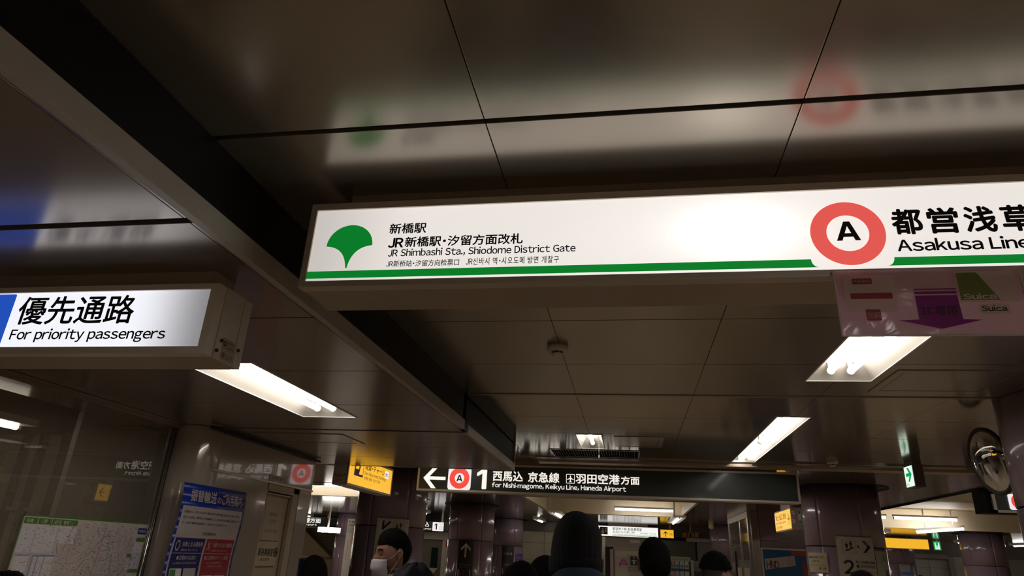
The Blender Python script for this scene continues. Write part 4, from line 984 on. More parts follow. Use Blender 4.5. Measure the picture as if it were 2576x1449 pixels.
p, q = atY(2250, 1303, 17.0), atY(2405, 1308, 17.0); tube_light(p, (q.x, 17.0, p.z), .024, 'bare tube light across the far end of the raised right ceiling')
p = atY(2226, 1302, 17.0); tube_light((p.x-.8, 17, p.z), (p.x, 17, p.z), .024, 'short visible end of a tube light beside the platform 2 column')
tube_light((5.2, 9.9, ZC+.33), (6.6, 9.9, ZC+.33), .022, 'tube light high in the raised ceiling right of the exit sign')
tube_light((5.6, 13.4, ZC+.33), (6.9, 13.4, ZC+.33), .022, 'second tube light in the raised ceiling, farther back')
for k, (x_, y_) in enumerate(((5.4, 6.0), (5.4, 2.0), (5.4, -2.5))): tube_light((x_, y_, ZC+.33), (x_, y_+1.6, ZC+.33), .022, 'added tube light in the raised ceiling outside the view at right, %s' % ('farthest', 'middle', 'nearest')[k])  # tubes added out of view to brighten the concourse
tube_light((-7.9, 13.9, ZC+.20), (-5.4, 13.9, ZC+.20), .022, 'tube light in the left ceiling recess')
tube_light((-1.3, 12.8, ZC+.33), (.6, 12.8, ZC+.33), .019, 'tube light hidden in the near end of the middle recess')
def batten(x0, x1, y0, y1, z, label, rod=None):
    t = thing('surface_light', label, 'light', ((x0+x1)/2, (y0+y1)/2, z+.05))
    cx = (x0+x1)/2; mb = MB()
    mb.poly([(x0, y0, z+.015), (x1, y0, z+.015), (x1, y1, z+.015), (x0, y1, z+.015)])
    mb.box((x0, y0, z+.018), (x1, y1, z+.06)); mb.go('housing', M_white_enamel, t)
    MB().cyl((cx, y0+.05, z), (cx, y1-.05, z), .016, 14).go('tube', M_tube, t)
    for e in (y0+.03, y1-.05): MB().box((cx-.02, e, z-.01), (cx+.02, e+.02, z+.02)).go('socket', M_socket, t)
    if rod: MB().box((x0+.02, y0+.08, z+.06), (x0+.06, y0+.12, rod)).go('hanger', M_alu, t)
batten(-1.88, -1.58, 15.9, 18.4, EYE+.93, 'light fitting hanging at left corner of the middle recess', ZC+.42)
batten(.93, 1.22, 15.9, 18.4, EYE+.93, 'light fitting hanging at right corner of the middle recess', ZC+.42)
p = atY(2306, 1339, 17.1); q = atY(2422, 1331, 17.1)
o = tube_light(p, q, .026, 'slanting tube light below the raised ceiling beside the running man sign')
for f in (.2, .8): e = p.lerp(q, f); MB().box((e.x-.01, e.y-.01, e.z+.05), (e.x+.01, e.y+.01, ZC+.40)).go('hanger', M_alu, o)
for k, (x_, y_) in enumerate(((-5.6, 17.5), (-2.6, 19.5), (5.2, 20), (6.8, 22), (-8.5, 14.6), (-9.5, 17.0), (9.5, 21.5), (11.2, 22), (6.2, 18.6), (-11.5, 22.6), (-13.5, 23))): batten(x_-.12, x_+.12, y_, y_+1.2, ZC-.06, ('batten light near the small platform 1 sign', 'batten light before the office wall', 'batten light left of the far yellow sign', 'batten light behind the far yellow sign', 'batten light by the left stair', 'batten light deeper in the left stair hall', 'batten light before the white tiled wall', 'rightmost added batten light brightening the white tiled wall', 'added batten light in front of the far yellow sign', 'batten light before the stair wall', 'leftmost added batten light brightening the stair wall')[k])  # battens toward the tiled wall and the stair wall are added for brightness
batten(-4.3, -4.06, 2.8, 4.0, ZL-.10, 'batten light inside the office behind the glass')
# far wall
YW = 21.3; S = Flat('f', YW)
fw = struct(thing('wall_far', 'beige panelled far wall with office front', None, (0, YW, 0)))
slab(fw, 'wall_core', (-4.6, YW+.05, 0), (4.2, YW+.1, ZC), M_joint)
slab(fw, 'header_band', (-4.6, YW-.02, EYE+.70), (4.2, YW+.05, ZC), mat('header_brown', (.10, .08, .06), .35))
M_fp = mat('far_panel', (.40, .36, .27), .4, var=.04)
for x0_ in (-4.4, -3.5, -2.6, -1.7):
    for za, zb in ((0, .75), (.755, EYE-.10), (EYE-.095, EYE+.37), (EYE+.375, EYE+.695)): MB().box((x0_+.005, YW, za), (min(x0_+.895, -.88), YW+.05, zb), .003).go('wall_panel', M_fp, fw)
slab(fw, 'steel_post', (-.86, YW-.05, 0), (-.76, YW+.05, EYE+.7), M_steel)
slab(fw, 'steel_header', (-.76, YW-.02, EYE+.36), (.75, YW+.05, EYE+.64), mat('brushed_panel', (.36, .32, .26), .4, .3, .15, 12, stretch=(9, 9, .6)))
MB().box((-.62, YW-.06, EYE+.30), (.78, YW+.03, EYE+.36), .005).box((-.62, YW-.06, 0), (-.52, YW+.03, EYE+.36), .005).box((.68, YW-.06, 0), (.78, YW+.03, EYE+.36), .005).go('office_door_frame', M_alud, fw)
slab(fw, 'office_door_leaf', (-.5, YW-.01, 0), (.66, YW+.03, EYE+.30), mat('frosted_pane', (.62, .56, .46), .3))
slab(fw, 'vent_plate', (-.03, YW-.035, EYE+.50), (.25, YW-.02, EYE+.58), M_white)
for x0_, x1_, m_ in ((.80, 1.85, mat('dark_pane', (.11, .10, .07), .2)), (1.90, 3.1, mat('grey_pane', (.25, .22, .18), .3))): MB().box((x0_, YW-.03, EYE+.10), (x1_, YW+.05, EYE+.62), .004).go('wall_pane', m_, fw)
MB().box((.80, YW, 0), (4.1, YW+.05, EYE+.09)).go('counter_front', M_fp, fw)
MB().box((1.0, YW-.04, EYE-.10), (1.75, YW+.0, EYE+.07), .003).go('pale_board', M_white, fw)
MB().box((2.0, YW-.04, EYE-.6), (2.62, YW+.0, EYE+.06), .003).go('pale_board', M_white, fw)
# barcode style louvre and small notice on the far wall
mb = MB()
for k, w__ in enumerate((.01, .02, .01, .03, .015, .04)): mb.box((-3.02+k*.055, YW-.008, EYE-.55), (-3.02+k*.055+w__, YW, EYE-.18))
mb.go('striped_grille', M_rubber, fw)
tn = thing('wall_notice', 'three line notice on the beige far wall left of the beanie', 'notice', (-2.3, YW, EYE-.3))
slab(tn, 'sheet', (-2.62, YW-.006, EYE-.50), (-1.95, YW-.001, EYE-.16), mat('notice_far', (.46, .41, .30), .5))
for k, tx in enumerate(('一般の方の立', '利用はご遠慮', '願います　駅長')): text(tn, S, tx, -2.55, -2.03, EYE-.28-k*.09, EYE-.22-k*.09, M_br, d=.012, bold=.01)
# posters round the office door
SP = Flat('f', YW-.012)
for (x0_, x1_, z0_, z1_, col, lab) in ((-.47, -.10, EYE-.22, EYE+.12, (.55, .48, .46), 'colourful illustrated poster left of the lost property notice'), (.22, .62, EYE-.55, EYE+.12, (.50, .52, .58), 'pale blue poster right of the lost property notice')):
    t = thing('wall_poster', lab, 'poster', (x0_, YW-.02, z0_)); MB().sheet(SP, x0_, x1_, z0_, z1_, 0, .004).go('sheet', mat(lab[:6]+'_paper', col, .4), t)
    mb = MB(); rr = random.Random(len(lab))
    for k in range(9):
        a = rr.uniform(x0_+.05, x1_-.05); b = rr.uniform(z0_+.05, z1_-.05); mb.ring(SP, a, b, 0, rr.uniform(.02, .05), .006+k*.0003, 10)
    mb.go('printed_shapes', mat(('print_rose', 'print_sky')[x0_ > 0], ((.5, .12, .22), (.18, .28, .55))[x0_ > 0], .4), t)
t = thing('lost_property_notice', 'white notice with black umbrella and question mark symbol on the office door', 'notice', (.05, YW-.05, EYE-.3))
S2 = Flat('f', YW-.03)
MB().sheet(S2, -.12, .26, EYE-.32, EYE+.16, 0, .004).go('sheet', mat('notice_grey', (.42, .38, .30), .4), t)
MB().ngon(S2, rrect(-.03, .17, EYE-.12, EYE+.12, .01), .006).go('symbol_plate', M_black, t)
text(t, S2, '?', .04, .10, EYE+.045, EYE+.10, M_white, d=.008, bold=.02)
mb = MB().ngon(S2, [(.0, EYE+.005), (.09, EYE+.03), (.10, EYE-.015), (.0, EYE)], .008).ngon(S2, [(.10, EYE+.012), (.15, EYE+.008), (.15, EYE-.002), (.10, EYE-.0)], .008).ngon(S2, rrect(.045, .095, EYE-.085, EYE-.035, .006), .008)
mb.go('umbrella_symbol', M_white, t)
text(t, S2, 'お忘れもの承り所', -.09, .23, EYE-.20, EYE-.155, M_black, d=.008, bold=.01)
text(t, S2, 'Lost & Found Office', -.09, .23, EYE-.26, EYE-.22, M_black, d=.008)
t = thing('yellow_notice', 'yellowish paper notice below the lost property notice', 'notice', (0, YW-.05, EYE-.6))
MB().sheet(S2, -.07, .22, EYE-.75, EYE-.34, 0, .004).go('sheet', mat('paper_yellow', (.50, .40, .20), .5), t)
text(t, S2, '駅長', .0, .13, EYE-.50, EYE-.42, M_br, d=.006)
# office sign
OY = 21.0; S = Flat('f', OY)
x0, x1, z0, z1 = -.96, .795, EYE+.645, EYE+.94
t = thing('office_sign', 'white backlit station office sign with staff pictogram over the far door', 'sign', (0, OY, z0))
MB().box((x0, OY+.02, z0), (x1, OY+.14, z1), .004).go('housing', M_alud, t)
MB().box((x0+.3, OY+.05, z1), (x1-.3, OY+.1, ZC)).go('mounting_box', M_alud, t)
MB().box((x0+.01, OY, z0+.01), (x1-.01, OY+.03, z1-.01)).go('face', glow('lit_office_white', (1., 1., .96), .9), t)
MB().box((-.55, OY-.005, z0+.028), (x1-.03, OY, z0+.040)).go('green_line', M_greenink, t)
px0 = S.uv(1509, 1340)[0]
MB().ngon(S, rrect(px0, px0+.23, z0+.045, z0+.255, .01), .006).go('symbol_plate', M_black, t)
mb = MB(); mb.ring(S, px0+.09, z0+.20, 0, .028, .009, 12).ngon(S, [(px0+.05, z0+.06), (px0+.13, z0+.06), (px0+.13, z0+.165), (px0+.05, z0+.165)], .009).ring(S, px0+.18, z0+.205, 0, .022, .009, 12).ngon(S, [(px0+.15, z0+.11), (px0+.21, z0+.11), (px0+.20, z0+.175), (px0+.16, z0+.175)], .009)
mb.go('staff_symbol', M_white, t)
M_gr = mat('print_dark_grey', (.06, .06, .05), .4)
text(t, S, '都営地下鉄 駅長事務室', -.53, .32, z0+.175, z0+.26, M_gr, d=.008, bold=.012)
text(t, S, 'お忘れもの承り所', -.53, .11, z0+.10, z0+.165, M_gr, d=.008, bold=.008)
text(t, S, '车站办事处　역 사무실', .27, .72, z0+.095, z0+.14, M_gr, d=.008)
text(t, S, "TOEI SUBWAY Station Master's Office, Lost & Found Office", -.53, .75, z0+.045, z0+.085, M_gr, d=.008)
# yellow direction signs at the far right of the office
S = Flat('f', 20.6)
p0, p1 = S.uv(1657, 1353), S.uv(1695, 1334)
t = thing('ticket_sign', 'small yellow backlit sign with upward arrow right of the office sign', 'sign', (p0[0]+.2, 20.65, p0[1]))
MB().box((p0[0]+.05, 20.62, p0[1]), (p1[0], 20.7, p1[1]+.02), .004).go('housing', M_alud, t)
MB().box((p0[0]+.3, 20.64, p1[1]), (p0[0]+.36, 20.68, ZC)).go('hanger', M_alud, t)
MB().box((p0[0]+.06, 20.6, p0[1]+.01), (p1[0]-.01, 20.62, p1[1])).go('face', M_yellow, t)
mb = MB(); arrow(mb, S, p0[0]+.20, (p0[1]+p1[1])/2, .15, PI/2, .004, .12, .4); mb.go('arrow', M_black, t)
text(t, S, '出口', p0[0]+.31, p0[0]+.45, p0[1]+.08, p1[1]-.08, M_black, d=.004)
t = thing('fare_board', 'dim orange fare board above the counter at the far wall', 'board', (2.0, 21.1, EYE+.72))
for a, b in ((1717, 1728), (1731, 1745), (1748, 1757)):
    q0 = atY(a, 1352, 21.1); q1 = atY(b, 1340, 21.1); MB().box((q0.x, 21.1, q0.z), (q1.x, 21.16, q1.z)).go('board_panel', mat('fare_orange', (.42, .22, .04), .35), t)
MB().box((1.6, 21.16, EYE+.6), (2.6, 21.3, EYE+.7)).go('bracket', M_alud, t)
for x_ in (1.7, 2.4): MB().box((x_, 21.1, EYE+.7), (x_+.04, 21.14, ZC)).go('hanger', M_alud, t)
# information rack
t = thing('brochure_rack', 'dark green travel information rack with brochures at the far wall', 'rack', (1.7, 20.2, 0))
S = Flat('f', 20.2); a = S.uv(1679, 1404); b = S.uv(1737, 1414)
MB().box((a[0], 20.2, 0), (b[0], 20.45, a[1]+.02), .01).go('cabinet', mat('rack_green', (.02, .07, .045), .4), t)
MB().box((a[0], 20.17, a[1]-.06), (b[0], 20.2, a[1]+.05), .005).go('header', mat('rack_header', (.36, .36, .27), .4), t)
text(t, S, 'Travel Information', a[0]+.03, b[0]-.05, a[1]-.035, a[1]+.02, M_gr, d=.04)
MB().box((b[0], 20.22, 0), (b[0]+.09, 20.4, a[1]-.02), .01).go('side_frame', MATS['rack_header'], t)
cols = ((.5, .2, .28), (.35, .34, .42), (.35, .45, .52), (.5, .5, .42))
for r_ in range(4):
    for k in range(4):
        x_ = a[0]+.07+k*(b[0]-a[0]-.10)/4; z_ = a[1]-.25-r_*.28
        o = thing('brochure', 'folded brochure in the green rack, %s from the left in %s row' % (('first', 'second', 'third', 'fourth')[k], ('the top', 'the second', 'the third', 'the lowest')[r_]), 'brochure', (x_, 20.19, z_), 'brochures in the green rack')
        MB().box((x_, 20.180, z_), (x_+.105, 20.198, z_+.21)).go('cover', mat('brochure_%d' % k, cols[k], .4), o)
        MB().box((x_+.015, 20.177, z_+.03), (x_+.09, 20.180, z_+.09)).go('printed_picture', mat('brochure_print', (.10, .12, .15), .4), o)
t = thing('ticket_terminal', 'small black screen terminal beside the brochure rack', 'terminal', (2.45, 19.9, 0))
a = atY(1746, 1437, 19.9); MB().box((a.x, 19.9, a.z-.3), (a.x+.34, 19.98, a.z), .01).go('screen', M_rubber, t); MB().box((a.x+.02, 19.98, 0), (a.x+.32, 20.15, a.z-.1), .01).go('stand', M_alud, t)
# lift shaft of stainless steel with glass side
LX, LY = 2.22, 13.9; L2X = atY(1912, 1350, LY).x; L3X = atY(2014, 1350, LY).x
t = thing('lift_shaft', 'stainless steel and glass lift shaft reflecting yellow light', 'lift', (LX+.1, LY+1, 0))
zt = ZC
yb_ = 16.6
MB().box((LX+.03, LY, 0), (L2X-.01, LY+.2, zt), .012).go('front_post', M_steel, t)
for yv in (LY+.05, (LY+yb_)/2-.3, yb_): MB().box((LX-.015, yv, 0), (LX+.05, yv+.10, zt-.10), .01).go('mullion', M_steel, t)
M_lg = mat('lift_glass', (.30, .26, .22), .08, .55, .05, 2)
for za, zb in ((EYE+.42, zt-.10), (EYE+.36, EYE+.41), (.2, EYE+.35)): MB().box((LX, LY+.15, za), (LX+.02, yb_, zb), .003).go('side_pane', M_lg, t)
MB().box((LX-.02, LY, zt-.12), (LX+.06, yb_+.1, zt), .01).go('head_rail', M_alud, t)
MB().box((LX+.02, LY+1.0, .3), (LX+.06, LY+1.06, EYE+.30)).box((LX-.03, LY+1.9, .3), (LX, LY+1.96, EYE+.30)).go('door_edge', M_rubber, t)
MB().box((LX-.004, LY+.3, EYE-.5), (LX+.0, LY+.95, EYE-.02)).box((LX-.004, LY+1.3, EYE-.5), (LX+.0, LY+1.85, EYE-.02)).go('pale_sticker', mat('sticker', (.42, .34, .22), .4), t)
# purple wall right of the lift with advertisement
pw = struct(thing('wall_purple', 'flat purple enamel wall beside the lift', None, (L2X+.5, LY, 0)))
MB().box((L2X, LY+.02, .0), (L3X+1.0, LY+.3, EYE+.468), .004).go('wall_panel', M_purple, pw)
MB().box((L2X, LY+.02, EYE+.48), (L3X+1.0, LY+.3, ZC), .004).go('wall_panel', M_purple, pw)
S = Flat('f', LY)
a = S.uv(1913, 1377); b = S.uv(2030, 1388)
t = thing('airport_poster', 'blue framed HND advertisement poster on the purple wall', 'poster', (a[0]+.3, LY, EYE-.8))
MB().box((a[0], LY, EYE-.8), (b[0]+.06, LY+.02, a[1]), .004).go('frame', M_alu, t)
M_ab = mat('poster_azure', (.015, .10, .24), .25)
MB().box((a[0]+.035, LY-.004, EYE-.77), (b[0]+.03, LY, a[1]-.03)).go('print', M_ab, t)
c0, c1 = S.uv(1923, 1406), S.uv(1926, 1433); e0 = S.uv(1998, 1398); e1 = S.uv(2002, 1423)
MB().ngon(S, [c1, e1, e0, c0], .007).go('white_band', mat('poster_paper', (.50, .42, .40), .4), t)
MB().ngon(S, [(b[0]-.28, a[1]-.03), (b[0]-.28, a[1]-.11), (b[0]+.03, a[1]-.12), (b[0]+.03, a[1]-.03)], .006).ngon(S, [(b[0]-.10, EYE-.4), (b[0]-.02, EYE-.4), (b[0]+.0, EYE-.05), (b[0]-.10, EYE+.2)], .0055).go('red_shape', mat('poster_red_shape', (.36, .05, .03), .4), t)
textpx(t, S, 'HND', (1930, 1430), (1960, 1426), 1410, 1429, M_black, d=.009, bold=.01, res=3)
for k in range(4): text(t, S, 'TOKYO INTERNATIONAL', S.uv(1975, 1400)[0], S.uv(1995, 1400)[0], e0[1]-.06-k*.035, e0[1]-.045-k*.035, M_gr, d=.009, res=1)
# small yellow sign near the lift
X_ = 2.10; S = Flat('r', X_)
t = thing('exit_guide_sign', 'small yellow backlit sign with arrow hanging left of the platform 2 column', 'sign', (X_+.06, 10.2, EYE+.5))
ya, yb, z0, z1 = 9.77, 10.78, EYE+.503, EYE+.747
MB().box((X_+.005, ya-.02, z0-.02), (X_+.14, yb+.02, z1+.02), .004).go('housing', M_alud, t)
MB().box((X_+.05, ya+.2, z1), (X_+.09, yb-.2, ZC)).go('mounting_box', M_alud, t)
MB().sheet(S, -yb, -ya, z0, z1, -.006, .002).go('face', M_yellow, t)
mb = MB(); arrow(mb, S, -ya-.10, (z0+z1)/2, .12, 0, .004, .12, .6); mb.go('arrow', M_black, t)
text(t, S, '地上・出口 改札', -yb+.07, -yb+.78, z0+.13, z0+.21, M_black, d=.004, bold=.008)
text(t, S, 'Exit, Ticket gate', -yb+.07, -yb+.72, z0+.075, z0+.115, M_black, d=.004)
text(t, S, '出口 检票口', -yb+.07, -yb+.50, z0+.02, z0+.055, M_black, d=.004)
S = Flat('f', ya-.02)
MB().ngon(S, rrect(X_+.018, X_+.055, z0+.06, z1-.02, .012), .002).ngon(S, rrect(X_+.095, X_+.132, z0+.05, z1-.01, .012), .002).go('pictogram_plate', M_white, t)
MB().ngon(S, rrect(X_+.101, X_+.126, z0+.06, z0+.10, .003), .004).ngon(S, rrect(X_+.101, X_+.126, z1-.06, z1-.02, .003), .004).go('green_symbol', mat('picto_green', (.02, .30, .08), .4), t)
MB().ring(S, X_+.036, (z0+z1)/2+.02, .008, .014, .004, 16, 2.).go('red_symbol', MATS['picto_red'], t)
# right hand signs
S = Flat('f', 8.0); a = S.uv(2492, 1236); b = S.uv(2509, 1284)
t = thing('framed_sign', 'black hanging sign with light frame and red ring behind the near column', 'sign', (a[0]+.6, 8.05, b[1]))
MB().box((a[0]-.10, 8.03, b[1]-.03), (a[0]+1.6, 8.2, a[1]+.03), .004).go('housing', M_dark, t)
MB().box((a[0]+.1, 8.08, a[1]), (a[0]+.2, 8.14, ZC+.4)).go('hanger', M_dark, t)
mb = MB()
for q in ((a[0], b[1]-.02, a[0]+.03, a[1]), (a[0], b[1]-.02, a[0]+1.6, b[1]+.005), (a[0], a[1]-.025, a[0]+1.6, a[1]), (a[0]+1.57, b[1], a[0]+1.6, a[1])): mb.box((q[0], 8.0, q[1]), (q[2], 8.035, q[3]))
mb.go('frame', MATS['aluminium_light'], t)
MB().box((a[0]+.03, 8.01, b[1]), (a[0]+1.57, 8.03, a[1]-.02)).go('face', M_signblack, t)
rc = (a[0]+.25, (a[1]+b[1])/2)
MB().ngon(S, rrect(rc[0]-.10, rc[0]+.10, rc[1]-.085, rc[1]+.075, .02), .0).go('badge_plate', MATS['lit_badge_white'], t)
MB().ring(S, rc[0], rc[1], .04, .075, .002, 30).go('line_badge', MATS['red_film_far'], t)
S = Flat('f', 20.9); a = S.uv(2215, 1351); b = S.uv(2338, 1382)
t = thing('yellow_lightbox', 'wide plain yellow backlit sign at far right', 'sign', ((a[0]+b[0])/2, 20.95, b[1]))
MB().box((a[0]-.3, 20.92, b[1]-.02), (b[0]+.02, 21.05, a[1]), .004).go('housing', M_alud, t)
MB().box((a[0]-.28, 20.9, b[1]), (b[0], 20.92, a[1]-.02)).go('face', M_yellow, t)
for f in (.1, .7): MB().box((a[0]+f, 20.95, a[1]), (a[0]+f+.04, 21.0, ZC)).go('hanger', M_rubber, t)
S = Flat('f', 22.5); a = S.uv(2346, 1363); b = S.uv(2369, 1385)
t = thing('running_man_sign', 'green and white running man exit sign at far right', 'sign', ((a[0]+b[0])/2, 22.5, b[1]))
MB().box((a[0], 22.5, b[1]), (b[0], 22.6, a[1]+.04), .004).go('housing', M_alud, t)
MB().box((a[0]+.1, 22.52, a[1]), (a[0]+.15, 22.56, ZC)).go('hanger', M_alud, t)
MB().ngon(S, [(a[0]+.01, b[1]+.01), (b[0]-.01, b[1]+.01), (b[0]-.01, a[1]), (a[0]+.01, a[1])], .002).go('face', M_eg, t)
w_ = b[0]-a[0]
MB().ngon(S, [(a[0]+w_*.22, b[1]+.03), (a[0]+w_*.8, b[1]+.03), (a[0]+w_*.8, a[1]-.02), (a[0]+w_*.22, a[1]-.02)], .004).go('door_symbol', MATS['exit_white'], t)
mb = MB(); picto_person(mb, S, a[0]+w_*.5, b[1]+.05, .2, .006); mb.go('running_man', M_eg, t)
S = Flat('f', 22.4); a = S.uv(2494, 1352); b = S.uv(2502, 1378)
t = thing('green_sign', 'sliver of a green sign right of the distant purple column', 'sign', (a[0], 22.4, b[1]))
MB().box((a[0]-.3, 22.4, b[1]), (b[0]+.05, 22.5, a[1]), .004).go('housing', M_alud, t); MB().box((a[0]-.28, 22.39, b[1]+.01), (b[0]+.03, 22.4, a[1]-.01)).go('face', M_eg, t); MB().box((a[0]-.1, 22.43, a[1]), (a[0]-.05, 22.47, ZC)).go('hanger', M_alud, t)
# far right walls
rw = struct(thing('wall_far_right', 'white tiled wall at far right', None, (10, 24.5, 0)))
slab(rw, 'wall_core', (4.2, 24.55, 0), (14, 24.6, ZC), M_joint)
M_tile = mat('tile_white', (.60, .56, .52), .3, var=.04)
M_tg = mat('tile_grey', (.34, .31, .27), .35, var=.04)
for i in range(9):
    for za, zb in ((0, .6), (.605, 1.2), (1.205, 1.8), (1.805, 2.4)): MB().box((4.3+i*1.0, 24.5, za), (5.29+i*1.0, 24.55, zb), .004).go('wall_tile', M_tg if i in (7,) else M_tile, rw)
slab(rw, 'dark_header', (4.2, 24.4, EYE+.62), (14, 24.5, ZC), mat('header_grey', (.22, .18, .14), .4))
d2 = struct(thing('door_2', 'grey framed beige door at far right', None, (8.9, 24.4, 0)))
p = atY(2385, 1400, 24.3); MB().box((p.x, 24.3, 0), (p.x+.16, 24.4, p.z), .01).box((atY(2302, 1400, 24.3).x, 24.3, p.z-.08), (p.x, 24.4, p.z+.05), .01).go('door_frame', M_tg, d2)
p2 = atY(2318, 1425, 24.3); MB().box((p2.x-.08, 24.36, EYE-.2), (p2.x, 24.42, EYE+.02), .004).go('lock_plate', M_rubber, d2)
p = atY(2529, 1443, 24.3)
t = thing('yellow_plate', 'small yellow plate on the white tiles at far right', 'sign', (p.x, 24.4, p.z)); MB().box((p.x, 24.44, p.z-.3), (p.x+.3, 24.5, p.z), .005).go('plate', mat('plate_yellow', (.5, .32, .02), .4), t)
# small sign "1" and door behind, between the columns
S = Flat('f', 19.0); a = S.uv(1066, 1312); b = S.uv(1123, 1337)
t = thing('platform_number_sign', 'small black sign with white platform 1 square between the columns', 'sign', ((a[0]+b[0])/2, 19.05, b[1]))
MB().box((a[0]-.8, 19.02, b[1]), (b[0], 19.15, a[1]), .004).go('housing', M_alud, t)
MB().box((a[0]-.78, 19.0, b[1]+.01), (b[0]-.01, 19.02, a[1]-.01)).go('face', M_signblack, t)
for f in (-.4, .5): MB().box((a[0]+f, 19.05, a[1]), (a[0]+f+.05, 19.1, ZC)).go('hanger', M_alud, t)
c0 = S.uv(1087, 1336)[0]; c1 = S.uv(1115, 1336)[0]
MB().ngon(S, rrect(c0, c1, b[1]+.0, a[1]-.0, .02), .003).go('number_plate', MATS['lit_badge_white'], t)
text(t, S, '1', c0+.06, c0+.135, b[1]+.04, a[1]-.04, M_black, d=.006, bold=.03)
for q in (.0, 1): MB().ring(S, c1-.08, b[1]+.08+q*.13, .035, .042, .006, 20).go('line_badge', MATS['line_red'], t)
text(t, S, 'for Nishi-magome', c0-1.0, c0-.03, b[1]+.02, b[1]+.07, M_txtw, d=.004, bold=.02)
text(t, S, '西馬込', c0-.6, c0-.10, b[1]+.10, b[1]+.24, M_txtw, d=.004, bold=.02)
w2 = struct(thing('wall_platform', 'cream wall with grey door between the columns', None, (-5.5, 19.3, 0)))
M_ww = mat('wall_cream_white', (.62, .57, .48), .4, var=.03)
zz = atY(1090, 1338, 19.3).z; zd = atY(1090, 1357, 19.3).z
MB().box((-6.6, 19.3, zd), (-5.22, 19.4, zz), .004).box((-5.215, 19.3, zd), (-4.3, 19.4, zz), .004).go('lintel_panel', M_ww, w2)
MB().box((-6.6, 19.45, zz), (-4.3, 19.5, ZC)).go('upper_wall', M_joint, w2)
xd = atY(1112, 1380, 19.3).x
MB().box((xd, 19.3, 0), (xd+.1, 19.4, zd-.004), .004).box((xd+.105, 19.3, 0), (-4.3, 19.4, zd-.004), .004).go('jamb_panel', M_ww, w2)
MB().box((-6.6, 19.36, 0), (xd, 19.4, zd-.004), .004).go('door_leaf', mat('door_taupe', (.22, .19, .16), .35, .2), w2)
g0 = atY(1086, 1377, 19.33); g1 = atY(1103, 1429, 19.33)
MB().box((g0.x, 19.34, g1.z), (g0.x+.19, 19.36, g0.z), .003).go('door_window', mat('door_window_dark', (.015, .03, .03), .1), w2)
tr = thing('triangle_sticker', 'pale downward triangle sticker on the grey door', 'sticker', (g0.x+.1, 19.33, g1.z-.15))
MB().ngon(Flat('f', 19.335), [(g0.x-.03, g1.z-.01), (g0.x+.09, g1.z-.17), (g0.x+.21, g1.z-.01)], .0, .004).go('sticker', mat('sticker_pale', (.62, .56, .30), .4), tr)
p = atY(1122, 1360, 19.28); rd = thing('red_plate', 'small red plate on the cream jamb', 'sign', (p.x, 19.29, p.z-.15)); MB().box((p.x, 19.28, p.z-.16), (p.x+.11, 19.3, p.z), .002).go('plate', MATS['picto_red'], rd)
# hall at the left with the stair soffit
lh = struct(thing('wall_stair', 'cream stair wall and slatted soffit at left', None, (-8, 15.5, 0)))
S = Flat('f', 26.0); a = S.uv(745, 1312); b = S.uv(850, 1420)
mb = MB(); mb.ngon(S, [(-18, 0), (-9.5, 0), (-9.5, b[1]-.9), (b[0]+.0, b[1]), (a[0], a[1]), (-18, a[1]+.4)], 0, .2); mb.go('stair_wall', mat('stair_cream', (.62, .46, .25), .45, var=.08), lh)
for k in range(16): MB().box((-18, 26.4+k*.02, EYE-.9+k*.12), (-9.0, 26.44+k*.02, EYE-.90+k*.12+.112)).go('soffit_slat', mat('slat_brown', (.26, .19, .10), .5), lh)
MB().box((-18, 26.8, 0), (-6.6, 27.0, ZC)).go('back_wall', M_joint, lh)
MB().cyl((-18, 25.9, EYE-.45), (-11.2, 25.9, EYE-.45), .02, 10).go('handrail', M_steel, lh)
S = Flat('f', 23.4); a = S.uv(848, 1304); b = S.uv(848, 1329)
t = thing('airport_sign', 'black hanging sign with airport lettering in the left hall', 'sign', (a[0]-1, 23.45, b[1]))
MB().box((a[0]-3.0, 23.42, b[1]-.02), (a[0]+.02, 23.55, a[1]+.01), .004).go('housing', M_alud, t)
MB().box((a[0]-2.98, 23.4, b[1]), (a[0], 23.42, a[1])).go('face', M_signblack, t)
for f in (.4, 1.6): MB().box((a[0]-f, 23.45, a[1]), (a[0]-f+.05, 23.5, ZC)).go('hanger', M_alud, t)
e = S.uv(807, 1312)[0]; e2 = S.uv(797, 1320)[0]
hgt = a[1]-b[1]
text(t, S, '羽田空港方面', e-1.25, e, b[1]+hgt*.42, b[1]+hgt*.92, M_txtw, d=.004, bold=.025)
text(t, S, 'Haneda Airport', e2-1.1, e2, b[1]+hgt*.12, b[1]+hgt*.34, M_txtw, d=.004, bold=.025)
a = atY(803, 1332, 20.0); b = atY(850, 1332, 20.0); t = thing('box_light', 'bright box light under the airport sign in the left hall', 'light', (a.x, 20, a.z))
MB().box((a.x, 19.9, a.z-.07), (b.x, 20.2, a.z+.07), .01).go('diffuser', M_tube, t); MB().box((a.x+.25, 20.0, a.z+.07), (a.x+.29, 20.04, ZC)).go('housing', M_alud, t)
p = atY(1789, 1323, 19.2)
t = thing('ceiling_camera', 'small pale ceiling camera beside the slim purple column', 'camera', p)
MB().lathe([(0, .13), (.05, .13), (.062, .05), (.07, -.03), (.05, -.07), (0, -.09)], p, 20).go('dome', mat('camera_yellow_lit', (.55, .42, .18), .3), t); MB().cyl(p+Vector((0, 0, .12)), (p.x, p.y, ZC), .02, 10).go('stem', M_rubber, t)  # yellow light falling on the dome is painted into its colour

